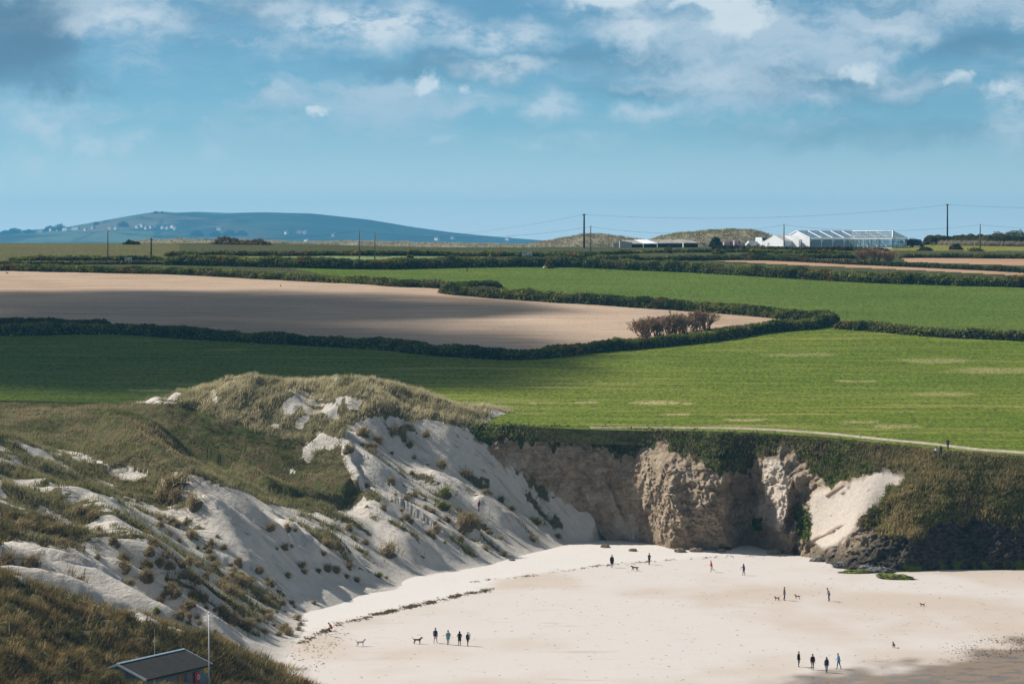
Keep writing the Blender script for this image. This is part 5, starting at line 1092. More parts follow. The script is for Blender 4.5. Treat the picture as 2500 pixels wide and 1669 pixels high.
# ================================================================== farm sheds
M['shed_wall'] = simple('grey_render', (.50, .48, .45), .9, .12, 1.5)
M['shed_dark'] = simple('green_black_boards', (.045, .06, .058), .85, .25, 2)
m, t, p, out = mat_new('fibre_cement_roof'); M['shed_roof'] = m
pos = POS(t); n1 = t.noise(t.mapping(pos, (1, .3, 1)), .9, 5, .65); t.l.new(t.mix(t.ramp(n1, .3, .7), (.20, .185, .165), (.36, .335, .30)), p.inputs['Base Color']); p.inputs['Roughness'].default_value = .9
M['shed_white'] = simple('new_white_sheet_roof', (.80, .82, .83), .5, .05, 1)
def shed(pxl, pxr, py_eave, py_ridge, py_base, Y, roof, label, gable=False):
    s = Y / F_PX; xl, xr = (pxl - CX) * s, (pxr - CX) * s; zb = CAMZ - (py_base - HY) * s - .8; ze = CAMZ - (py_eave - HY) * s; zr = CAMZ - (py_ridge - HY) * s
    w_ = xr - xl; dep = 7.0; e = empty('farm_shed', ((xl + xr) / 2, Y, zb)); tag(e, label, 'shed', 'row of farm sheds')
    h = ze - zb; hr = zr - zb; sk = -.34 * dep                      # the row runs off obliquely
    a, b, c_, d = (-w_ / 2, 0), (w_ / 2, 0), (w_ / 2 + sk, dep), (-w_ / 2 + sk, dep)
    wl = MB(); 
    for (p0, p1, h0, h1, mk) in ((a, b, h, h, 0),):
        wl.slab([(p0[0], p0[1], 0), (p1[0], p1[1], 0), (p1[0], p1[1], h1), (p0[0], p0[1], h0)], (0, .12, 0))
    wl.build('front_wall', M['shed_dark'], e)
    ew = MB(); ew.slab([(a[0] - .01, a[1], 0), (d[0] - .01, d[1], 0), (d[0] - .01, d[1], hr), (a[0] - .01, a[1], h)], (-.12, 0, 0)); ew.build('end_wall', M['shed_wall'], e)
    MB().slab([(b[0], b[1] + .13, 0), (c_[0], c_[1], 0), (c_[0], c_[1], hr - .03), (b[0], b[1] + .13, h - .03)], (-.1, 0, 0)).build('end_wall', M['shed_dark'], e)
    nsh = max(3, int(w_ / 1.6))
    for i in range(nsh):
        f0, f1 = i / nsh, (i + 1) / nsh - .004
        P0 = [Vector((a[0] + w_ * f0, -.35, h - .04)), Vector((a[0] + w_ * f1, -.35, h - .04)), Vector((d[0] + w_ * f1, dep + .15, hr + .05)), Vector((d[0] + w_ * f0, dep + .15, hr + .05))]
        MB().slab(P0, (0, 0, .07 + .02 * (i % 2))).build('roof_sheet', roof, e)
    for f in (.25, .7): MB().box((a[0] + w_ * f, -.07, h * .42), (1.3, .08, h * .62)).build('door', M['black_rubber'], e)
    MB().box((0, -.30, h - .12), (w_, .06, .16)).build('fascia', M['shed_wall'], e)
shed(1541, 1570, 595, 587, 607, 800, M['shed_roof'], 'leftmost grey-walled farm shed of the row')
shed(1572, 1604, 594.5, 586, 604, 804, M['shed_white'], 'farm shed with a new bright white roof')
shed(1606, 1666, 593.5, 586, 603, 808, M['shed_roof'], 'longest grey-roofed farm shed in the row')
shed(1670, 1704, 593, 585.5, 602, 812, M['shed_roof'], 'rightmost farm shed with rusty patched roof')
s = 797 / F_PX; e = empty('lean_to', ((1504 - CX) * s, 797, CAMZ - 18 * s)); tag(e, 'small pale lean-to at the left end of the sheds', 'shed', 'row of farm sheds')
MB().box((0, 1, .6), (1.7, 2, 1.9)).build('wall', M['shed_wall'], e); MB().box((0, 1, 1.62), (1.9, 2.2, .1)).build('roof', M['shed_roof'], e)
s = 799 / F_PX; e = empty('store_block', ((1527 - CX) * s, 799.5, CAMZ - 17 * s)); tag(e, 'square pale gable block at the front of the sheds', 'shed', 'row of farm sheds')
MB().slab([(-1.6, 0, 0), (1.75, -.5, 0), (1.75, -.5, 1.55), (-1.6, 0, 2.25)], (0, 3.5, 0)).build('wall', M['shed_wall'], e); MB().slab([(-1.7, -.1, 2.27), (1.85, -.6, 1.57), (1.85, 3.1, 1.57), (-1.7, 3.6, 2.27)], (0, 0, .08)).build('roof', M['shed_roof'], e)

# ================================================================== marquee
M['canvas'] = leafy('marquee_canvas', .55, .6)
for n_ in M['canvas'].node_tree.nodes:
    if n_.bl_idname == 'ShaderNodeAttribute':
        n_.attribute_name = 'none'
ct = NT(M['canvas'].node_tree)
for n_ in list(M['canvas'].node_tree.nodes):
    if n_.bl_idname == 'ShaderNodeAttribute': M['canvas'].node_tree.nodes.remove(n_)
for n_ in M['canvas'].node_tree.nodes:
    if n_.bl_idname == 'ShaderNodeBsdfPrincipled': n_.inputs['Base Color'].default_value = (.88, .88, .87, 1)
    if n_.bl_idname == 'ShaderNodeBsdfTranslucent': n_.inputs[0].default_value = (.85, .85, .84, 1)
m, t, p, out = mat_new('clear_roof_sheet'); M['clear'] = m
p.inputs['Base Color'].default_value = (.22, .32, .38, 1); p.inputs['Roughness'].default_value = .12; p.inputs['Specular IOR Level'].default_value = .5
tr = t.n.new('ShaderNodeBsdfTransparent'); tr.inputs[0].default_value = (.86, .92, .95, 1); mx = t.n.new('ShaderNodeMixShader'); mx.inputs[0].default_value = .2
t.l.new(tr.outputs[0], mx.inputs[1]); t.l.new(p.outputs[0], mx.inputs[2]); t.l.new(mx.outputs[0], out.inputs[0])
M['blue_cloth'] = simple('blue_drape', (.06, .30, .52), .8, .15, 2); M['door_blue'] = simple('pale_blue_door_panel', (.20, .36, .46), .4, .08)
AX, BXv = Vector((.8, .6, 0)), Vector((.6, -.8, 0))
Z = Vector((0, 0, 1))
Y0 = 778.; g0 = Vector(((2179 - CX) / F_PX * Y0, Y0, float(field_z(0, Y0)) + .05))
root = empty('marquee', tuple(g0)); tag(root, 'long clear-roofed white-framed event marquee with hipped annexe', 'marquee')
u = Y0 / F_PX
LA, WA = 90 * u / BXv.x, 40 * u / AX.x                     # annexe depth along -B, width along A
EH, RH = 2.85, 4.75
def beam(name, a, b, r=.11, mat=None): return MB().tube([a, b], r, 4).build(name, mat or M['white'], root)
def sheet(name, poly, mat, th=.02):
    n = (Vector(poly[1]) - Vector(poly[0])).cross(Vector(poly[2]) - Vector(poly[0])).normalized(); return MB().slab(poly, n * th).build(name, mat, root)
a0 = Vector((0, 0, 0)); a1 = AX * WA; a2 = a1 - BXv * LA; a3 = -BXv * LA       # annexe corners, front corner is the origin
mid = AX * (WA / 2)
hipf = mid - BXv * (WA / 2) + Z * RH; hipb = mid - BXv * (LA + 2) + Z * RH
E = Z * EH
for nm, a, b in (('left', a0, a3), ('front', a0, a1), ('side', a1, a2)):
    MB().slab([a + E * .86, b + E * .86, b + E, a + E], (0, 0, .02)).build('eave_band', M['white'], root) if False else sheet('eave_band', [a + E * .86, b + E * .86, b + E * 1.02, a + E * 1.02], M['canvas'], .06)
    n = 3 if nm == 'left' else 2
    for i in range(n + 1):
        q = a.lerp(b, i / n); beam('upright', q, q + E, .10)
    for i in range(n): sheet('clear_wall', [a.lerp(b, i / n), a.lerp(b, (i + 1) / n), a.lerp(b, (i + 1) / n) + E * .85, a.lerp(b, i / n) + E * .85], M['clear'])
    beam('floor_rail', a, b, .09)
for i in range(4):
    q = a0.lerp(a3, i / 3); beam('rafter', q + E, mid - BXv * min(max(LA * i / 3, WA / 2), LA) + Z * RH, .15)
    q = a1.lerp(a2, i / 3); beam('rafter', q + E, mid - BXv * min(max(LA * i / 3, WA / 2), LA) + Z * RH, .15)
beam('ridge_beam', hipf, hipb, .13); 
for f in (.33, .66):
    beam('purlin', (a0 + E).lerp(hipf, f), (a3 + E).lerp(hipb, f), .05); beam('purlin', (a1 + E).lerp(hipf, f), (a2 + E).lerp(hipb, f), .05); beam('purlin', (a0 + E).lerp(hipf, f), (a1 + E).lerp(hipf, f), .05)
sheet('clear_roof', [a0 + E, hipf, hipb, a3 + E], M['clear']); sheet('clear_roof', [a1 + E, a2 + E, hipb, hipf], M['clear']); sheet('clear_roof', [a0 + E, a1 + E, hipf], M['clear'])
# hall: runs from its gable end on the left to behind the annexe
wh = 29 * u / BXv.x                                        # half width
LH = 30.0
gx = Vector(((1983 - 2179) * u, 0, 0)); 
hf = gx + AX * 0 + Vector((0, 6.0, 0)); hf.z = 0         # hall front-left corner
hc, hb = hf - BXv * wh, hf - BXv * 2 * wh
nb = 7
for i in range(nb + 1):
    q = AX * (LH * i / nb)
    beam('upright', hf + q, hf + q + E, .11); beam('rafter', hf + q + E, hc + q + Z * RH, .17); beam('rafter', hb + q + E, hc + q + Z * RH, .15)
    if i < nb:
        q2 = AX * (LH * (i + 1) / nb)
        sheet('clear_roof', [hf + q + E, hf + q2 + E, hc + q2 + Z * RH, hc + q + Z * RH], M['clear']); sheet('clear_roof', [hb + q + E, hc + q + Z * RH, hc + q2 + Z * RH, hb + q2 + E], M['clear'])
        sheet('clear_wall', [hf + q, hf + q2, hf + q2 + E * .85, hf + q + E * .85], M['clear'])
        sheet('back_wall', [hb + q, hb + q + E, hb + q2 + E, hb + q2], M['white'], .03)
        # drape gathered at each upright
        MB().tube([hf + q + AX * .35 - BXv * .2, hf + q + AX * .3 - BXv * .2 + Z * 1.1, hf + q + AX * .45 - BXv * .2 + Z * 2.3], [.22, .10, .34], 8).build('drape', M['white'], root, True)
for f in (.25, .5, .75): beam('purlin', (hf + E).lerp(hc + Z * RH, f), (hf + E).lerp(hc + Z * RH, f) + AX * LH, .05)
beam('ridge_beam', hc + Z * RH, hc + Z * RH + AX * LH, .13)
sheet('eave_band', [hf + E * .86, hf + E * .86 + AX * LH, hf + E * 1.02 + AX * LH, hf + E * 1.02], M['canvas'], .06)
gable = [hf, hf + E, hc + Z * RH, hb + E, hb]; MB().slab(gable, AX * .05).build('gable_wall', M['white'], root)
d0 = hf - BXv * (2 * wh * .30); d1 = hf - BXv * (2 * wh * .72)
MB().slab([d0 - AX * .06, d1 - AX * .06, d1 - AX * .06 + Z * 2.45, d0 - AX * .06 + Z * 2.45], AX * .04).build('door_panel', M['door_blue'], root)
for f in (.25, .55, .8): MB().tube([a0.lerp(a3, f) + AX * .5, a0.lerp(a3, f) + AX * .5 + Z * 1.2, a0.lerp(a3, f) + AX * .4 + Z * 2.5], [.2, .1, .35], 8).build('drape', M['white'], root, True)
for f in (.15, .9): MB().tube([a0.lerp(a1, f) - BXv * .4, a0.lerp(a1, f) - BXv * .4 + Z * 1.2, a0.lerp(a1, f) - BXv * .4 + Z * 2.5], [.2, .1, .4], 8).build('drape', M['white'], root, True)
for f in (.42, .62): q = a0.lerp(a3, f) + AX * 1.6; MB().box((q.x, q.y, 1.5), (1.2, .1, 2.2)).build('drape', M['blue_cloth'], root)
MB().slab([Vector(q_) for q_ in (a0 - Z * .06, a1 - Z * .06, a2 - Z * .06, a3 - Z * .06)], (0, 0, .08)).build('floor', M['shed_wall'], root)
# tables and chairs inside the annexe
tab = MB(); tab.tube([(0, 0, 0), (0, 0, .72)], .06, 6); tab.tube([(0, 0, .72), (0, 0, .76)], .75, 12); tme = tab.build('tabletop', M['white']); me_tab = tme.data; bpy.data.objects.remove(tme)
ch = MB(); ch.box((0, 0, .45), (.42, .42, .05)); ch.box((0, .2, .72), (.42, .04, .5))
for sx in (-.18, .18):
    for sy in (-.18, .18): ch.box((sx, sy, .22), (.04, .04, .44))
cme = ch.build('chair', M['white']); me_ch = cme.data; bpy.data.objects.remove(cme)
n = 0
for fa in (.22, .5, .78):
    for fb in (.14, .36, .58, .8):
        q = g0 + AX * (WA * fa) - BXv * (LA * fb); o = link_mesh('round_table', me_tab); o.location = q + Z * .05; tag(o, 'round white table inside the clear marquee annexe', 'table', 'tables inside the marquee')
        for k in range(4):
            a = k * math.pi / 2 + .4; c_ = link_mesh('chair', me_ch); c_.location = q + Vector((math.cos(a) * 1.0, math.sin(a) * 1.0, .05)); c_.rotation_euler = (0, 0, a - math.pi / 2); tag(c_, 'white chair at a round table inside the marquee annexe', 'chair', 'chairs inside the marquee')
# small white tent on the left, joined by a white passage
Y1 = 786.; u1 = Y1 / F_PX; g1 = Vector(((1866 - CX) * u1, Y1, float(field_z(0, Y1)) + .05)); r2 = empty('white_tent', tuple(g1)); tag(r2, 'plain white closed catering tent left of the marquee', 'tent')
w2, l2, e2, h2 = 42 * u1, 9.0, 1.9, 3.55
fr = [Vector((0, 0, 0)), Vector((w2, -1.5 * w2, 0)), Vector((w2, -1.5 * w2, e2)), Vector((w2 * .5, -w2 * .75, h2)), Vector((0, 0, e2))]
back = Vector((5.4, 7.2, 0))
MB().slab(fr, (.05, .05, 0)).build('front_gable', M['white'], r2)
for nm, i, j in (('side_wall', 0, 4), ('side_wall', 1, 2)): MB().slab([fr[i], fr[i] + back, fr[j] + back, fr[j]], (.03, .03, 0)).build(nm, M['white'], r2)
for i, j in ((4, 3), (2, 3)): MB().slab([fr[i] + Vector((0, -.1, 0)), fr[i] + back, fr[j] + back, fr[j] + Vector((0, -.1, 0))], (0, 0, .05)).build('roof_panel', M['canvas'], r2)
MB().slab([Vector((w2 * .7, 1.0, 0)), Vector((w2 + 37 * u1, -6.0, 0)), Vector((w2 + 37 * u1, -6.0, 3.3)), Vector((w2 * .7, 1.0, 3.3))], (0, 4, 0)).build('passage', M['white'], r2)
MB().slab([Vector((w2 * .10, -w2 * .15 - .1, 0)), Vector((w2 * .24, -w2 * .36 - .1, 0)), Vector((w2 * .24, -w2 * .36 - .1, 1.5)), Vector((w2 * .17, -w2 * .255 - .1, 1.6))], (0, -.04, 0)).build('door_flap', M['shed_wall'], r2)

# ================================================================== vehicles
def van(name, label, px, py, Y, ln, ht, wd, yaw, body, dz=0.0, kind='van'):
    s = Y / F_PX; e = empty(name, ((px - CX) * s, Y, float(field_z((px - CX) * s, Y)) + dz), yaw); tag(e, label, 'van' if kind == 'van' else kind)
    prof = [(-ln / 2, .35), (-ln / 2, ht * .96), (-ln / 2 + .1, ht), (ln * .22, ht), (ln * .36, ht * .62), (ln * .48, ht * .5), (ln / 2, ht * .42), (ln / 2, .35)] if kind == 'van' else [(-ln / 2, .3), (-ln / 2, ht * .55), (-ln * .42, ht * .62), (-ln * .3, ht), (ln * .12, ht), (ln * .26, ht * .62), (ln * .48, ht * .5), (ln / 2, .3)]
    mb = MB(); n = len(prof); 
    rings = []
    for y_, k in ((-wd / 2, .9), (-wd / 2 * .96, 1), (wd / 2 * .96, 1), (wd / 2, .9)):
        rings.append([(x * (1 if k == 1 else .97), y_, .35 + (z - .35) * (1 if k == 1 else .94)) for x, z in prof])
    vs = sum(rings, []); fs = [tuple(range(n - 1, -1, -1)), tuple(range(3 * n, 4 * n))]
    for r_ in range(3):
        for i in range(n): j = (i + 1) % n; fs.append((r_ * n + i, r_ * n + j, (r_ + 1) * n + j, (r_ + 1) * n + i))
    mb.add(vs, fs); mb.build('body', body, e)
    i0 = 3 if kind == 'van' else 4
    p0, p1 = Vector((prof[i0][0], 0, prof[i0][1])), Vector((prof[i0 + 1][0], 0, prof[i0 + 1][1])); d = (p1 - p0); nrm = Vector((-d.z, 0, d.x)).normalized() * -1
    if nrm.z < 0: nrm = -nrm
    MB().slab([p0 + d * .1 + nrm * .01 + Vector((0, -wd * .42, 0)), p0 + d * .9 + nrm * .01 + Vector((0, -wd * .44, 0)), p0 + d * .9 + nrm * .01 + Vector((0, wd * .44, 0)), p0 + d * .1 + nrm * .01 + Vector((0, wd * .42, 0))], nrm * .02).build('windscreen', M['glass_dark'], e)
    for sy in (-1, 1):
        MB().box((ln * .2, sy * (wd / 2 * .97 + .01), ht * .74), (ln * .2, .03, ht * .26)).build('side_window', M['glass_dark'], e)
        for sx in (-.3, .32):
            wh_ = MB().tube([(ln * sx, sy * wd * .36, .33), (ln * sx, sy * wd * .52, .33)], .33, 14).build('wheel', M['black_rubber'], e)
            MB().tube([(ln * sx, sy * wd * .5, .33), (ln * sx, sy * wd * .53, .33)], .18, 10).build('rim', M['shed_wall'], wh_)
        MB().box((ln / 2 - .02, sy * wd * .34, ht * .4), (.06, .3, .16)).build('headlight', M['white_paint'], e)
        MB().box((ln * .34, sy * (wd / 2 + .1), ht * .6), (.1, .18, .22)).build('mirror', M['black_rubber'], e)
    return e
M['van_black'] = simple('black_van_paint', (.012, .016, .024), .25, .1); M['van_white'] = simple('white_van_paint', (.75, .77, .79), .35, .04); M['van_pink'] = simple('pink_white_van_paint', (.60, .42, .46), .4, .15)
van('parked_van', 'black van parked at the right end of the marquee', 2236, 600, 783, 4.6, 2.05, 1.9, -.55, M['van_black'])
van('parked_van', 'white high-roof van behind the left end of the white tent', 1862, 599, 800, 4.6, 2.6, 2.0, -1.1, M['van_white'], .25)
van('parked_car', 'small white car behind the dark hedge left of the tent', 1838, 600, 792, 4.0, 1.45, 1.7, .15, M['van_white'], .35, 'car')
van('parked_van', 'left pink and white van half hidden by the hedge', 1778, 600, 792, 2.6, 1.45, 1.6, .1, M['van_pink'], .2)
van('parked_van', 'right pink van half hidden by the hedge', 1800, 600, 794, 2.0, 1.75, 1.6, .1, M['van_pink'], .2)
# gates, marker, stone, signs
def gate(label, px, py, Y, w_, h, mat, rails=4, zo=0.):
    s = Y / F_PX; x = (px - CX) * s; e = empty('field_gate', (x, Y, float(field_z(x, Y)) + zo)); tag(e, label, 'gate')
    for sx in (-w_ / 2, w_ / 2): MB().box((sx, 0, h / 2), (.14, .14, h)).build('post', mat, e)
    for i in range(rails): MB().box((0, 0, h * (.2 + .78 * i / (rails - 1))), (w_, .06, .12)).build('rail', mat, e)
    MB().tube([(-w_ / 2, -.05, h * .2), (w_ / 2, -.05, h * .95)], .05, 4).build('brace', mat, e)
M['pale_wood'] = simple('pale_timber', (.42, .36, .20), .8, .15)
gate('pale timber gate against the hedge right of the black van', 2277, 598, 788, 1.3, 1.05, M['pale_wood'], 4)
gate('white field gate in the hedge above the upper green field', 1287, 633, 728, 2.4, 1.1, M['white_paint'], 4, .7)
gate('white broken gate in the left hedge near the short dark pole', 313, 636, 716, 1.6, 1.0, M['white_paint'], 3, .5)
q = on_field(555, 598)[0]; e = empty('marker_post', ((555 - CX) / F_PX * 850, 850, 46.2)); tag(e, 'thin white marker post beside the brown thicket on the skyline', 'post'); MB().box((0, 0, .8), (.35, .35, 1.9)).build('post', M['white_paint'], e); MB().box((0, 0, 1.8), (.5, .5, .12)).build('cap', M['white_paint'], e)
q = on_field(1331, 654)[0]; me = rock_mesh(33, .55, .4, .35); me.materials.append(M['white_paint']); o = link_mesh('white_stone', me); o.location = (q[0], q[1] - .3, q[2] + .1); tag(o, 'single white stone at the top edge of the upper green field', 'stone')

# ================================================================== houses on the far hill
M['house_wall'] = simple('white_render', (.78, .77, .75), .9, .06, .05); M['slate'] = simple('slate_roof', (.12, .12, .13), .8, .2, .05); M['pink_wall'] = simple('pinkish_render', (.62, .48, .44), .9, .1, .05)
def far_house(px, py, w_, seed, label):
    rr = random.Random(seed); Yh = ray_to(lambda X, Y: hillH(X, Y), [px], [py], 6950, 11200, 700)[0]
    e = empty('house', (Yh[0], Yh[1], Yh[2] - 1), rr.uniform(-1.15, -.6)); tag(e, label, 'house', 'houses on the far hill')
    h, d = rr.uniform(6.0, 8.0), 9.
    MB().box((0, 0, h / 2), (w_, d, h + 1)).build('wall', M['pink_wall'] if rr.random() < .2 else M['house_wall'], e)
    MB().add([(-w_ / 2 - .4, -d / 2 - .4, h + .5), (w_ / 2 + .4, -d / 2 - .4, h + .5), (w_ / 2 + .4, d / 2 + .4, h + .5), (-w_ / 2 - .4, d / 2 + .4, h + .5), (-w_ / 2, 0, h + 3.4), (w_ / 2, 0, h + 3.4)], [(0, 1, 5, 4), (2, 3, 4, 5), (1, 2, 5), (3, 0, 4), (3, 2, 1, 0)]).build('roof', M['slate'], e)
    MB().box((w_ * .35, 0, h + 3.2), (1, 1, 2.2)).build('chimney', M['house_wall'], e)
    for k in (-.28, .05, .32): MB().box((w_ * k, -d / 2 - .03, h * .55), (1.4, .1, 1.5)).build('window', M['glass_dark'], e)
HS = [(14, 569, 22, 'pale house at the far left end of the skyline'), (46, 566, 16, 'house below the skyline tree at the far left'), (100, 567, 18, 'white house with bright gable on the left skyline'), (125, 563, 12, 'small house beside a skyline tree'), (143, 562, 12, 'house tucked right of the skyline tree'), (160, 562, 20, 'long pale house at the start of the slope'), (185, 560, 26, 'longest white building on the left slope'), (210, 562, 10, 'pinkish cottage on the left slope'), (228, 558, 9, 'small white cottage on the slope'), (270, 559, 12, 'left of two white cottages above the tall left pole'), (284, 559, 10, 'right of two white cottages above the tall left pole'),
      (336, 556, 13, 'white house at the left of the main village'), (345, 553, 22, 'largest white house of the village'), (358, 559, 10, 'cottage below the largest village house'), (370, 557, 10, 'village house right of the largest'), (378, 554, 9, 'upper village cottage on the hill'), (398, 558, 12, 'mid village house among the others'), (410, 559, 9, 'small village house left of the big one'), (422, 556, 20, 'big house at the right of the village'), (428, 560, 9, 'cottage at the right end of the village'), (536, 561, 14, 'lone white farmhouse right of the village'), (700, 571, 12, 'isolated house on the shaded slope'), (731, 569, 14, 'house by itself under the hill shoulder'), (745, 570, 10, 'small house beside the one under the shoulder'), (815, 577, 10, 'cottage low on the shaded slope'), (1067, 586, 16, 'house low down near the hill tail'), (1106, 583, 11, 'small house near the hill tail'), (1240, 586, 14, 'last house at the right end of the hill'), (750, 590, 22, 'pale building at the hill foot')]
for i, (x, y, w_, lb) in enumerate(HS): far_house(x, y + 1, w_ * 1.05, i, lb)
for i, (x, y, w_) in enumerate([(35, 566, 26), (122, 560, 24), (146, 559, 30), (70, 566, 18), (12, 567, 14), (380, 517, 8), (396, 517, 7), (235, 545, 12), (300, 549, 22), (560, 572, 25), (590, 571, 22), (525, 573, 20), (480, 572, 24)]):
    rr = np.random.default_rng(700 + i); q = ray_to(lambda X, Y: hillH(X, Y), [x], [y + 4], 6950, 11200, 700)[0]
    n = 500; d = rr.normal(size=(n, 3)); d /= np.linalg.norm(d, axis=1)[:, None]; d[:, 2] = np.abs(d[:, 2]); Q = d * (rr.uniform(.5, 1, n)[:, None]) * np.array([w_ * .8, w_ * .7, w_ * .62]) + np.array([0, 0, 1.0])
    V, Fb, C = leaf_cloud(Q, 2.2, np.tile((.03, .04, .018), (n, 1))); e = empty('tree', tuple(q)); tag(e, ['broad tree above the far left house', 'skyline tree left of the pale long house', 'wide skyline trees by the long house', 'low tree between the left skyline houses', 'tree at the very left of the skyline', 'tree on the summit', 'second tree on the summit left', 'small tree on the rising skyline', 'tree above the village', 'left field tree below the farmhouse', 'right field tree below the farmhouse', 'round tree under the farmhouse', 'tree below the village'][i], 'tree', 'trees on the far hill')
    mesh_np('crown', V, Fb, False, [M['leaf']], cols=C, parent=e); MB().tube([(0, 0, -1), (0, 0, w_ * .3)], [.7, .4], 6).build('trunk', M['dark_wood'], e)
# ================================================================== lifeguard hut
M['hut_paint'] = simple('grey_blue_boards', (.17, .21, .21), .8, .18, 2); M['hut_trim'] = simple('pale_blue_trim', (.42, .54, .60), .6, .12, 2)
M['felt'] = simple('dark_roof_felt', (.030, .029, .026), 1.0, .22, 1.5, 0, .2); M['red_paint'] = simple('red_paint', (.42, .03, .04), .5, .1); M['yellow_paint'] = simple('yellow_sign', (.62, .48, .04), .6, .1); M['orange_board'] = simple('orange_brown_board', (.30, .15, .05), .8, .2)
def hp(px, py, Y): return Vector(((px - CX) / F_PX * Y, Y, CAMZ - (py - HY) / F_PX * Y))
RL, RR_ = hp(290, 1620, 273.5), hp(446, 1586, 283.0)
ax = (RR_ - RL); ax.z = 0; LEN = ax.length; ax.normalize(); pr = Vector((ax.y, -ax.x, 0))
hut = empty('lifeguard_hut', (RL.x, RL.y, 0), math.atan2(ax.y, ax.x)); tag(hut, 'grey blue wooden beach hut with dark felt roof among the marram', 'hut')
zr = RL.z; W2, drop = 3.15, 1.2; ze = zr - drop; zg = ze - 2.6                   # local: x along the ridge, y negative toward the beach
def L(x, y, z): return Vector((x, y, z))
def hs(name, poly, mat, th, parent=hut): return MB().slab(poly, th).build(name, mat, parent)
OV = .25
for sgn in (-1, 1):
    n = 4
    for i in range(n):
        x0, x1 = -OV + (LEN + 2 * OV) * i / n, -OV + (LEN + 2 * OV) * (i + 1) / n - .012
        hs('roof_felt', [L(x0, 0, zr), L(x1, 0, zr), L(x1, sgn * (W2 + .25), ze - .06), L(x0, sgn * (W2 + .25), ze - .06)], M['felt'], (0, 0, .05 + .006 * (i % 2)))
for i in range(4):
    x0, x1 = -OV + (LEN + 2 * OV) * i / 4, -OV + (LEN + 2 * OV) * (i + 1) / 4 - .03
    hs('ridge_cap', [L(x0, -.16, zr + .03), L(x1, -.16, zr + .03), L(x1, 0, zr + .12), L(x0, 0, zr + .12)], M['hut_trim'], (0, 0, .04)); hs('ridge_cap', [L(x0, .16, zr + .03), L(x1, .16, zr + .03), L(x1, 0, zr + .12), L(x0, 0, zr + .12)], M['hut_trim'], (0, 0, .04))
for x in (-OV - .05, LEN + OV):
    for sgn in (-1, 1): hs('barge_board', [L(x, 0, zr + .10), L(x, sgn * (W2 + .27), ze + .04), L(x, sgn * (W2 + .27), ze - .20), L(x, 0, zr - .12)], M['hut_trim'], (.05, 0, 0))
hs('fascia', [L(-OV, -W2 - .27, ze - .17), L(LEN + OV, -W2 - .27, ze - .17), L(LEN + OV, -W2 - .27, ze - .03), L(-OV, -W2 - .27, ze - .03)], M['felt'], (0, -.04, 0))
nb = 22
for i in range(nb):                                      # boarded long wall toward the beach
    x0, x1 = LEN * i / nb, LEN * (i + 1) / nb - .02
    hs('wall_board', [L(x0, -W2, zg), L(x1, -W2, zg), L(x1, -W2, ze - .02), L(x0, -W2, ze - .02)], M['hut_paint'], (0, .05 + .008 * (i % 2), 0))
hs('back_wall', [L(0, W2, zg), L(LEN, W2, zg), L(LEN, W2, ze), L(0, W2, ze)], M['hut_paint'], (0, -.06, 0))
for x, th in ((.0, .06), (LEN - .06, .06)): hs('gable_wall', [L(x, -W2 + .06, zg), L(x, W2 - .06, zg), L(x, W2 - .06, ze), L(x, 0, zr - .05), L(x, -W2 + .06, ze)], M['hut_paint'], (th, 0, 0))
for x, w_, mt, nm, z0, z1 in ((LEN - 1.25, .85, 'hut_trim', 'door', zg + .1, ze - .25), (LEN - 5.0, .9, 'orange_board', 'notice_board', ze - 1.75, ze - .35), (LEN - 3.7, 1.0, 'glass_dark', 'window', ze - 1.2, ze - .4), (LEN - 6.6, 1.1, 'glass_dark', 'window', ze - 1.2, ze - .4)):
    hs(nm, [L(x - w_ / 2, -W2 - .01, z0), L(x + w_ / 2, -W2 - .01, z0), L(x + w_ / 2, -W2 - .01, z1), L(x - w_ / 2, -W2 - .01, z1)], M[mt] if nm != 'door' else M['hut_paint'], (0, -.05, 0))
x = LEN - 2.35; MB().box((x, -W2 - .12, ze - .95), (.75, .22, 1.05)).build('lifebuoy_cabinet', M['red_paint'], hut)
MB().tube([(x + .12 + .2 * math.cos(a), -W2 - .25, ze - .95 + .2 * math.sin(a)) for a in np.linspace(0, 2 * math.pi, 17)], .055, 6, False).build('lifebuoy', M['white_paint'], hut)
x = LEN - .72; sg = MB().box((x, -W2 - .08, ze - .5), (.62, .03, .5)).build('warning_sign', M['yellow_paint'], hut)
MB().add([(x - .2, -W2 - .10, ze - .68), (x + .02, -W2 - .10, ze - .68), (x - .09, -W2 - .10, ze - .42)], [(0, 1, 2)]).build('symbol', M['black_rubber'], sg)
MB().box((x + .12, -W2 - .10, ze - .42), (.16, .01, .10)).build('symbol', M['black_rubber'], sg)
for k in range(16):                                       # slatted screen under the near gable
    f = k / 15; MB().box((-.9, -W2 * (.05 + .9 * f), ze - .62 + .0 * f), (1.5, .09, .05)).build('slat', M['pale_wood'], hut)
for k in (0, 1): MB().box((-.2 - 1.4 * k, -W2 * .5, ze - .70), (.08, W2 * .95, .08)).build('slat_rail', M['hut_trim'], hut)
for yq in (-W2 * .97, -.1): MB().box((-1.55, yq, ze - 1.7), (.09, .09, 2.0)).build('slat_post', M['hut_trim'], hut)
MB().tube([L(LEN * .56, .05, zr), L(LEN * .56, .05, zr + 2.6)], [.025, .015], 5).build('antenna', M['shed_wall'], hut)
fb = hp(510, 1618, 279.0); fp = empty('flagpole', tuple(fb - Vector((0, 0, 2.4)))); tag(fp, 'tall thin white flagpole at the corner of the beach hut', 'flagpole')
hgt = (1618 - 1498) / F_PX * 279 + 2.4; MB().tube([(0, 0, 0), (0, 0, hgt)], [.065, .045], 8).build('pole', M['white_paint'], fp, True); MB().tube([(0, 0, hgt), (0, 0, hgt + .12), (0, 0, hgt + .2)], [.06, .12, .03], 8).build('finial', M['white_paint'], fp, True)

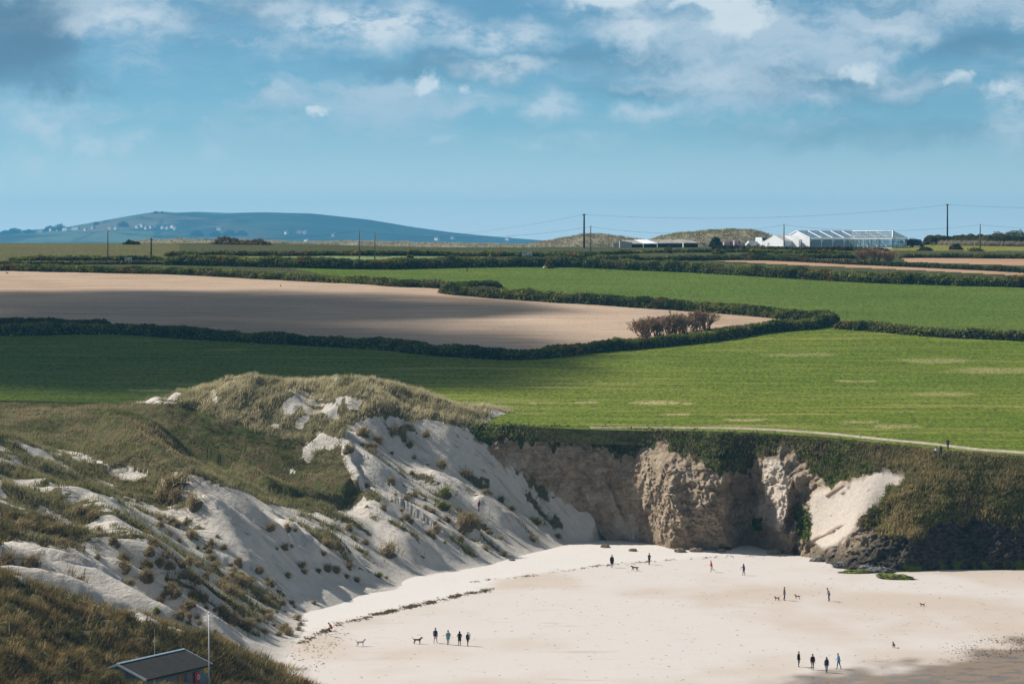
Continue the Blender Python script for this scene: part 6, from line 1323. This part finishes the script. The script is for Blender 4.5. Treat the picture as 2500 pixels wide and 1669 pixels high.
# ================================================================== people and animals
def flat(name, col, rough=.85): return M.setdefault(name, simple(name, col, rough, .15, 6))
SKIN = flat('skin', (.44, .26, .18), .6); HAIRD = flat('dark_hair', (.03, .02, .014)); HAIRL = flat('fair_hair', (.36, .24, .11)); HAIRB = flat('brown_hair', (.12, .07, .035)); SHOE = flat('dark_shoes', (.03, .028, .025)); WSHOE = flat('pale_shoes', (.55, .52, .50))
CLO = dict(black=(.014, .014, .016), navy=(.022, .03, .055), teal=(.13, .30, .29), blue=(.06, .20, .36), jean=(.045, .09, .17), red=(.55, .035, .06), orange=(.50, .09, .03), grey=(.12, .13, .14), ltblue=(.30, .40, .48), white=(.66, .66, .66), denim=(.10, .18, .24), pink=(.55, .36, .42), green=(.03, .05, .045), skin=None, ltgrey=(.42, .44, .46), purple=(.10, .03, .10), rust=(.36, .16, .05))
def cloth(k): return SKIN if k == 'skin' else flat('cloth_' + k, CLO[k])
def skin_mesh(name, V, Ed, Rd, root=0, sub=1):
    me = bpy.data.meshes.new(name); me.from_pydata([tuple(v) for v in V], Ed, []); me.update()
    o = bpy.data.objects.new(name, me); COL.objects.link(o)
    o.modifiers.new('skin', 'SKIN'); 
    sk = me.skin_vertices[0].data
    for i, r in enumerate(Rd): sk[i].radius = (r, r) if not hasattr(r, '__len__') else r; sk[i].use_root = (i == root)
    if sub: sm_ = o.modifiers.new('sub', 'SUBSURF'); sm_.levels = sub; sm_.render_levels = sub
    dg = bpy.context.evaluated_depsgraph_get(); ev = o.evaluated_get(dg); out_ = bpy.data.meshes.new_from_object(ev); out_.name = name
    bpy.data.objects.remove(o); bpy.data.meshes.remove(me); return out_
def seg_assign(me, V, Ed, tags, mats):
    """material of each face from the nearest bone"""
    for m_ in mats: me.materials.append(m_)
    n = len(me.polygons); c_ = np.empty(n * 3); me.polygons.foreach_get('center', c_); c_ = c_.reshape(-1, 3); best = np.full(n, 1e9); idx = np.zeros(n, np.int32)
    for (a, b), tg in zip(Ed, tags):
        p0, p1 = np.array(V[a]), np.array(V[b]); d = p1 - p0; t_ = np.clip(((c_ - p0) @ d) / (d @ d + 1e-9), 0, 1); ds = np.linalg.norm(c_ - p0 - t_[:, None] * d, axis=1); m_ = ds < best; best[m_] = ds[m_]; idx[m_] = tg
    me.polygons.foreach_set('material_index', idx); me.polygons.foreach_set('use_smooth', [True] * n); me.update()
# a hand with palm, four fingers and thumb, shared by everyone
hm = MB(); hm.tube([(0, 0, 0), (0, 0, -.045), (0, .004, -.085)], [.022, .033, .030], 6)
for i, (x, ln) in enumerate(((-.026, .060), (-.009, .072), (.009, .068), (.025, .052))):
    hm.tube([(x, 0, -.08), (x * 1.1, -.008, -.08 - ln * .45), (x * 1.1, -.026, -.08 - ln * .8), (x * 1.05, -.04, -.08 - ln)], [.009, .0085, .0075, .006], 5)
hm.tube([(-.025, -.006, -.03), (-.048, -.02, -.055), (-.05, -.03, -.085)], [.011, .0095, .007], 5)
_h = hm.build('hand', SKIN, None, True); HAND = _h.data; bpy.data.objects.remove(_h)
fm_ = MB(); fm_.tube([(0, -.088, .025), (0, -.115, -.012)], [.010, .017], 6)
for s_ in (-1, 1): fm_.tube([(s_ * .098, .005, .02), (s_ * .108, .012, -.02)], [.022, .014], 6)
fm_.tube([(-.026, -.086, -.05), (0, -.094, -.052), (.026, -.086, -.05)], [.006, .009, .006], 5)
for s_ in (-1, 1): fm_.tube([(s_ * .033, -.085, .022), (s_ * .033, -.093, .022)], [.013, .010], 6)
_f = fm_.build('face', SKIN, None, True); FACE = _f.data; bpy.data.objects.remove(_f)
def person(label, px, py, H, face, top, legs, hair, coat=None, coat_len=.78, stride=.12, lean=0.0, arms='down', shoes=SHOE, bare_legs=False, hood=False, hat=None, pose='stand', zf=on_beach, longhair=False, shorts=None, wide=1.0, pos=None):
    q = zf(px, py)[0] if pos is None else np.array(pos)
    e = empty('person', tuple(q), face); tag(e, label, 'person')
    k = H / 1.75
    fw = np.array([0, -1.0, 0]); 
    hipz = .93; pel = np.array([0, 0, hipz])
    if pose == 'crouch': pel = np.array([0, .12, .40])
    if pose == 'sit': pel = np.array([0, 0, .16])
    def tl(v): return np.array([v[0], v[1] * math.cos(lean) - v[2] * math.sin(lean), v[1] * math.sin(lean) + v[2] * math.cos(lean)])
    up = lambda x, y, z: pel + tl((x, y, z - hipz))
    J = [pel, up(0, 0, 1.12), up(0, .01, 1.33), up(0, 0, 1.48), up(0, -.02, 1.57), up(0, -.03, 1.68)]
    Rr = [(.155 * wide, .115), (.15 * wide, .11), (.165 * wide, .115), .058, (.082, .095), (.078, .09)]
    Ed = [(0, 1), (1, 2), (2, 3), (3, 4), (4, 5)]; tg = [1, 1, 1, 0, 0]     # 0 skin 1 top 2 legs 3 shoes
    def arm(s_, mode):
        sh = up(s_ * .185, .01, 1.42)
        if mode == 'down': el, wr = up(s_ * .25, .03, 1.13), up(s_ * .25, -.05, .88)
        elif mode == 'fwd': el, wr = up(s_ * .24, -.02, 1.15), up(s_ * .17, -.24, 1.08)
        elif mode == 'cross': el, wr = up(s_ * .25, -.03, 1.17), up(-s_ * .06, -.19, 1.16)
        elif mode == 'pocket': el, wr = up(s_ * .30, .07, 1.15), up(s_ * .19, -.07, .98)
        elif mode == 'swing': el, wr = up(s_ * .25, -.10 * s_, 1.14), up(s_ * .24, -.24 * s_ - .04, .93)
        elif mode == 'point': el, wr = up(s_ * .30, -.12, 1.2), up(s_ * .42, -.30, 1.02)
        b = len(J); J.extend([sh, el, wr]); Rr.extend([.062, .045, .036]); Ed.extend([(2, b), (b, b + 1), (b + 1, b + 2)]); tg.extend([1, 1, 1]); return wr, el
    modes = arms if isinstance(arms, tuple) else (arms, arms)
    hands = [arm(-1, modes[0]), arm(1, modes[1])]
    for s_, st in ((-1, stride), (1, -stride)):
        hp_ = pel + np.array([s_ * .095, 0, -.02])
        if pose == 'crouch': kn, an, to = pel + np.array([s_ * .17, -.42, .02]), np.array([s_ * .15, .02 - .12, .08]), np.array([s_ * .17, -.32, .03])
        elif pose == 'sit': kn, an, to = np.array([s_ * .14, -.42, .42]), np.array([s_ * .13, -.62, .06]), np.array([s_ * .14, -.78, .05])
        elif pose == 'run' and s_ == 1: kn, an, to = np.array([.1, -.12, .50]), np.array([.1, .38, .34]), np.array([.1, .46, .24])
        else:
            kn = np.array([s_ * .10, -st * .8 - .03, .50]); an = np.array([s_ * .105, -st * 1.5 + (.02 if st > 0 else .06), .085]); to = an + np.array([s_ * .02, -.17, -.05])
        b = len(J); J.extend([hp_, kn, an, to]); Rr.extend([.098, .062, .042, .036]); Ed.extend([(0, b), (b, b + 1), (b + 1, b + 2), (b + 2, b + 3)]); tg.extend([2, 2, 4 if bare_legs else 2, 3])
    me = skin_mesh('body', [v * k for v in J], Ed, [tuple(np.array(r) * k) if hasattr(r, '__len__') else r * k for r in Rr])
    seg_assign(me, [v * k for v in J], Ed, tg, [SKIN, cloth(top), cloth(legs), shoes, SKIN])
    link_mesh('body', me, e)
    for (wr, el), s_ in zip(hands, (-1, 1)):
        h_ = link_mesh('hand', HAND, e); d = Vector(tuple(el - wr)).normalized(); h_.rotation_euler = d.to_track_quat('Z', 'Y').to_euler(); h_.location = tuple(wr * k); h_.scale = (k * s_ * -1, k, k)
    f_ = link_mesh('face', FACE, e); f_.location = tuple(up(0, -.025, 1.625) * k); f_.scale = (k * .9,) * 3; f_.rotation_euler = (lean, 0, 0)
    # hair or hat as a cap round the skull
    hb = MB(); n = 12; hd = up(0, -.022, 1.64)
    rings = [(.10, -.02), (.112, .02), (.108, .07), (.075, .115), (.02, .135)]
    if longhair: rings = [(.085, -.30), (.12, -.2), (.12, -.08)] + rings[1:]
    for r_, z_ in rings:
        for j in range(n): a = 2 * math.pi * j / n; fr_ = .62 if math.sin(a) < -.35 and z_ < .05 else 1.0; v = hd + tl((r_ * math.cos(a) * .95, r_ * math.sin(a) * fr_ + .012, z_)); hb.v.append(tuple(v * k))
    for r_ in range(len(rings) - 1):
        for j in range(n): j2 = (j + 1) % n; hb.f.append((r_ * n + j, r_ * n + j2, (r_ + 1) * n + j2, (r_ + 1) * n + j))
    hb.f.append(tuple(range((len(rings) - 1) * n, len(rings) * n)))
    hb.build('hood' if hood else 'hat' if hat else 'hair', cloth(top) if hood else cloth(hat) if hat else hair, e, True)
    if coat or shorts:
        def tube_cloth(name, mat, rows):
            cb = MB(); n = 14
            for z_, rx, ry, yo in rows:
                for j in range(n): a = 2 * math.pi * j / n; v = (up(0, 0, z_) + tl((rx * math.cos(a), ry * math.sin(a) + yo, 0))); cb.v.append(tuple(v * k))
            for r_ in range(len(rows) - 1):
                for j in range(n): j2 = (j + 1) % n; cb.f.append((r_ * n + j, r_ * n + j2, (r_ + 1) * n + j2, (r_ + 1) * n + j))
            cb.f.append(tuple(range(n - 1, -1, -1))); cb.build(name, mat, e, True)
        if coat: tube_cloth('coat', cloth(coat), [(coat_len, .205 * wide, .17 + abs(stride) * .3, 0), (coat_len + .15, .20 * wide, .16, 0), (1.1, .185 * wide, .145, 0), (1.32, .205 * wide, .145, .01), (1.43, .175 * wide, .11, .01), (1.50, .075, .07, 0)])
        if shorts: tube_cloth('shorts', cloth(shorts), [(.55, .20, .15 + abs(stride) * .5, 0), (.75, .19, .15 + abs(stride) * .2, 0), (1.0, .165, .13, 0)])
    return e
N_, E_, W_, S_ = math.pi, math.pi / 2, -math.pi / 2, 0.0    # facing away, right (+x), left, toward the camera
person('person in dark navy jacket and pale shorts walking away nearest the dark brown dog', 1063, 1569, 1.78, N_ - .25, 'navy', 'ltgrey', HAIRB, coat='navy', coat_len=.82, stride=.17, arms='down', bare_legs=True, shorts='ltgrey')
person('person in turquoise coat and blue jeans, second of four on the sand', 1094, 1573, 1.70, N_ + .2, 'teal', 'jean', HAIRD, coat='teal', coat_len=.70, stride=.12, arms='pocket', wide=1.15)
person('person with long dark hair and long black coat, third of four walkers', 1122, 1575, 1.68, N_, 'black', 'navy', HAIRD, coat='black', coat_len=.60, stride=.04, arms='pocket', longhair=True)
bb = person('person in black carrying a small child in pale clothes on the arm', 1142, 1576, 1.64, .7, 'black', 'black', HAIRL, coat='black', coat_len=.85, stride=.10, arms=('down', 'cross'))
q = on_beach(1146, 1576)[0]; person('small child in pale trousers held in the arms of the person in black', 1146, 1576, .82, .9, 'white', 'ltblue', HAIRD, stride=.02, arms='fwd', hat='purple', pos=(q[0] + .02, q[1] - .20, q[2] + .76))
person('person in orange red jacket crouching at the edge of the seaweed', 808, 1540, 1.70, W_ + .3, 'orange', 'navy', HAIRB, coat='orange', coat_len=.93, pose='crouch', lean=.55, arms='fwd')
person('stocky person in dark top and shorts with bare legs, walking by the far strandline', 1494, 1385, 1.86, .15, 'black', 'black', HAIRB, coat='black', coat_len=.70, stride=.08, arms='down', bare_legs=True, wide=1.2, shorts='black')
person('person in dark clothes with arms folded beside the far strandline', 1585, 1378, 1.70, .5, 'navy', 'black', HAIRB, coat='green', coat_len=.85, stride=.05, arms='cross')
person('runner in a red top and white shorts with one leg raised', 1737, 1396, 1.68, W_, 'red', 'white', HAIRL, coat='red', coat_len=.86, pose='run', stride=.05, lean=.12, arms='fwd', bare_legs=True, shorts='white')
person('person in dark jacket with a pale bag, alone near the runner', 1816, 1404, 1.64, W_ + .5, 'navy', 'black', HAIRD, coat='navy', coat_len=.80, stride=.07, lean=.06, arms=('point', 'down'), longhair=True)
person('person in grey blue jacket standing between two small terriers', 1915, 1465, 1.78, E_ - .15, 'denim', 'navy', HAIRB, coat='denim', coat_len=.80, stride=.04, arms='down')
person('person in grey coat bending forward, right of the small terriers', 2024, 1467, 1.78, W_, 'ltblue', 'black', HAIRB, coat='grey', coat_len=.76, stride=.03, lean=.30, arms='fwd')
person('person in all black with an orange hat, leftmost of the lower right four', 1950, 1627, 1.72, E_ - .6, 'black', 'black', HAIRB, coat='black', coat_len=.82, stride=.03, arms='down', hat='orange', wide=1.05)
person('broad person in black jacket over an orange hem, second of the lower right four', 1983, 1633, 1.76, N_ + .05, 'black', 'black', HAIRB, coat='black', coat_len=.95, stride=.09, arms='down', wide=1.25, hat='rust', shorts='rust') if False else person('broad person in black jacket over an orange hem, second of the lower right four', 1984, 1634, 1.74, .05, 'rust', 'black', HAIRB, coat='black', coat_len=.92, stride=.09, arms='down', wide=1.22)
person('person with fair hair, pink top and dark teal jacket, walking toward the sea', 2018, 1641, 1.74, .15, 'pink', 'navy', HAIRL, coat='green', coat_len=.84, stride=.13, arms='down', longhair=True, wide=1.05)
person('person in bright blue jacket leaning forward, rightmost of the lower right four', 2048, 1632, 1.76, W_ + .25, 'blue', 'black', HAIRL, coat='blue', coat_len=.86, stride=.12, lean=.14, arms=('fwd', 'down'))
q = ray_to(field_z, [2314], [1102], 380, 560, 1500)[0]
person('person in dark clothes standing on the clifftop path', 2314, 1103, 1.80, .2, 'black', 'navy', HAIRD, coat='purple', coat_len=.85, stride=.06, arms='cross', pos=(q[0], q[1], q[2] + .2))
q2 = ray_to(field_z, [2293], [1103], 380, 560, 1500)[0]
person('person in dark green coat just below the clifftop path', 2293, 1108, 1.70, -.4, 'green', 'navy', HAIRL, coat='green', coat_len=.70, stride=.05, arms='pocket', pos=(q2[0], q2[1] - 1.4, q2[2] - .55), wide=1.15)
q3_ = ray_to(field_z, [2283], [1100], 380, 560, 1500)[0]
person('person in pale jacket sitting low beside the clifftop path', 2283, 1106, 1.65, -.6, 'ltgrey', 'navy', HAIRD, pose='sit', arms='fwd', pos=(q3_[0], q3_[1] - .9, q3_[2] - .25), coat='ltgrey', coat_len=.95)
qq = on_dune(1169, 1247)[0]
person('person in red and black climbing the sandy slope among the tussocks', 1169, 1247, 1.72, .9, 'red', 'black', HAIRD, coat='black', coat_len=1.0, stride=.12, lean=.12, arms='fwd', pos=(qq[0], qq[1] - .3, qq[2]))

def dog(label, px, py, H, face, col, leg=1.0, tail='up', stride=.06, light=None, hd=0.0):
    """H shoulder height; the body stays one surface"""
    q = on_beach(px, py)[0]; e = empty('dog', tuple(q), face); tag(e, label, 'dog'); s = H / .55
    J = [(0, .30, .50), (0, .02, .47), (0, -.26, .49), (0, -.38, .60), (0, -.44, .70 + hd), (0, -.52, .70 + hd), (0, -.64, .66 + hd)]
    Rr = [.105, .10, .135, .075, .085, .065, .038]; Ed = [(0, 1), (1, 2), (2, 3), (3, 4), (4, 5), (5, 6)]
    for sx in (-1, 1):
        b = len(J); st = stride * sx; J += [(sx * .08, -.28, .40), (sx * .085, -.27 - st * .4, .24 * leg + .02), (sx * .085, -.28 - st, .04), (sx * .085, -.33 - st, .02)]; Rr += [.065, .038, .026, .028]; Ed += [(2, b), (b, b + 1), (b + 1, b + 2), (b + 2, b + 3)]
        b = len(J); J += [(sx * .085, .30, .42), (sx * .09, .24 + st * .4, .31), (sx * .09, .38 + st * .6, .19), (sx * .09, .34 + st, .04), (sx * .09, .29 + st, .02)]; Rr += [.085, .060, .034, .025, .028]; Ed += [(0, b), (b, b + 1), (b + 1, b + 2), (b + 2, b + 3), (b + 3, b + 4)]
        b = len(J); J += [(sx * .06, -.42, .77 + hd), (sx * .095, -.41, .70 + hd)]; Rr += [.03, .018]; Ed += [(4, b), (b, b + 1)]
    b = len(J); tz = .30 if tail == 'up' else -.10; J += [(0, .42, .54), (0, .56, .54 + tz * .5), (0, .62, .54 + tz)]; Rr += [.035, .026, .016]; Ed += [(0, b), (b, b + 1), (b + 1, b + 2)]
    J = [np.array(v) * s for v in J]; me = skin_mesh('body', J, Ed, [r * s for r in Rr], root=1)
    seg_assign(me, J, Ed, [0] * len(Ed), [flat('fur_' + label.split(' ')[0] + '_' + label.split(' ')[1], col)]); link_mesh('body', me, e)
    nz = MB().tube([(0, -.645 * s, .672 * s + hd * s), (0, -.672 * s, .665 * s + hd * s)], [.022 * s, .014 * s], 6).build('nose', M['black_rubber'], e)
    ey = MB(); [ey.tube([(sx * .04 * s, -.50 * s, (.735 + hd) * s), (sx * .048 * s, -.512 * s, (.74 + hd) * s)], [.012 * s, .008 * s], 5) for sx in (-1, 1)]; ey.build('eyes', M['black_rubber'], e)
    return e
dog('white lean dog standing alone left of the dark brown dog', 880, 1577, .60, E_ + .35, (.50, .48, .44))
dog('dark brown dog with raised tail beside the four walkers', 1019, 1571, .58, E_, (.06, .035, .02))
dog('brown dog trotting between the two people at the far strandline', 1550, 1393, .58, W_ - .1, (.075, .045, .02), stride=.14, tail='down', hd=-.06)
dog('small black terrier left of the person in grey blue jacket', 1897, 1465, .40, W_ + .3, (.03, .024, .02), leg=.9)
dog('small shaggy tan and dark terrier right of the person in grey blue jacket', 1947, 1461, .42, W_ - .4, (.11, .08, .05), leg=.85, tail='down')
dog('brown dog running alone far out on the open sand', 2252, 1480, .36, W_ + .1, (.07, .04, .025), stride=.16, tail='up', hd=-.05)
dog('little black dog seen from behind above the wet sand', 2182, 1580, .46, N_ + .1, (.03, .024, .02), tail='down')
def crow(label, px, py, s=1.0):
    q = on_field(px, py)[0]; J = [np.array(v) * s for v in ((0, .12, .22), (0, -.02, .25), (0, -.15, .32), (0, -.20, .38), (0, -.30, .37), (0, .32, .16), (-.05, 0, .12), (-.05, -.02, 0), (.05, 0, .12), (.05, -.02, 0))]
    me = skin_mesh('crow', J, [(0, 1), (1, 2), (2, 3), (3, 4), (0, 5), (1, 6), (6, 7), (1, 8), (8, 9)], [s * r for r in (.07, .10, .065, .055, .012, .03, .02, .012, .02, .012)], root=1); me.materials.append(M['black_rubber'])
    o = link_mesh('crow', me); o.location = tuple(q); o.rotation_euler = (0, 0, px); tag(o, label, 'bird', 'crows on the fields')
crow('crow on the upper green field by the hedge point', 1140, 663, 1.7); crow('crow on the ploughed field under the top hedge', 685, 700, 1.3); crow('crow at the left edge of the ploughed field', 17, 669, 1.3); crow('left of two crows on the brown soil strip', 2460, 665, 1.2); crow('right of two crows on the brown soil strip', 2490, 668, 1.2)

# ================================================================== the cloud whose shadow lies on the ploughed field
m, t, p, out = mat_new('cloud'); M['cloud'] = m
oc = t.n.new('ShaderNodeTexCoord').outputs['Object']
ln = t.vmath('LENGTH', t.mapping(oc, (1, 1, 0))).outputs['Value']
nz = t.noise(oc, 2.2, 4, .55)
dens = t.ramp(t.math('ADD', ln, t.math('MULTIPLY', t.math('SUBTRACT', nz, .5), .55)), 1.05, .55, 0, .93)
tr = t.n.new('ShaderNodeBsdfTransparent'); df = t.n.new('ShaderNodeBsdfDiffuse'); df.inputs[0].default_value = (.85, .86, .88, 1); mx = t.n.new('ShaderNodeMixShader')
t.l.new(dens, mx.inputs[0]); t.l.new(tr.outputs[0], mx.inputs[1]); t.l.new(df.outputs[0], mx.inputs[2]); t.l.new(mx.outputs[0], out.inputs[0])
def cloud(label, gx_, gy_, gz_, height, ra, rb, rot):
    k = (height - gz_) / SUN.z; c_ = Vector((gx_, gy_, gz_)) + SUN * k
    bm = bmesh.new(); bmesh.ops.create_icosphere(bm, subdivisions=5, radius=1.0); co = np.array([v.co for v in bm.verts]); r = 1 + .22 * fbm(co[:, 0] * 2.1, co[:, 1] * 2.1, co[:, 2] * 2.1 + gx_, 4)
    for v_, a in zip(bm.verts, co * r[:, None]): v_.co = a
    me = bpy.data.meshes.new('cloud'); bm.to_mesh(me); bm.free(); me.materials.append(M['cloud']); me.polygons.foreach_set('use_smooth', [True] * len(me.polygons))
    o = link_mesh('cloud', me); o.location = c_; o.scale = (ra, rb, 22); o.rotation_euler = (0, 0, rot); tag(o, label, kind='structure')
CLOUDS = [('low cloud over the ploughed field', -62, 620, 32, 560, 68, 31, -.02), ('low cloud over the left end of the crop field', -76, 545, 26, 520, 96, 74, -.1)]
for c_ in CLOUDS: cloud(*c_)

# ================================================================== haze
hz_ = MB().box((-1600, 6100, 108), (15000, 12400, 230)).build('haze', None)
m = bpy.data.materials.new('haze_air'); m.use_nodes = True; t = NT(m.node_tree); t.n.clear(); out = t.n.new('ShaderNodeOutputMaterial'); pv = t.n.new('ShaderNodeVolumePrincipled')
pv.inputs['Color'].default_value = (.15, .57, .96, 1); pv.inputs['Density'].default_value = HAZE_D if 'HAZE_D' in globals() else 8.5e-5; pv.inputs['Anisotropy'].default_value = 0.2
t.l.new(pv.outputs[0], out.inputs['Volume']); hz_.data.materials.append(m); tag(hz_, 'thin blue air', kind='stuff')
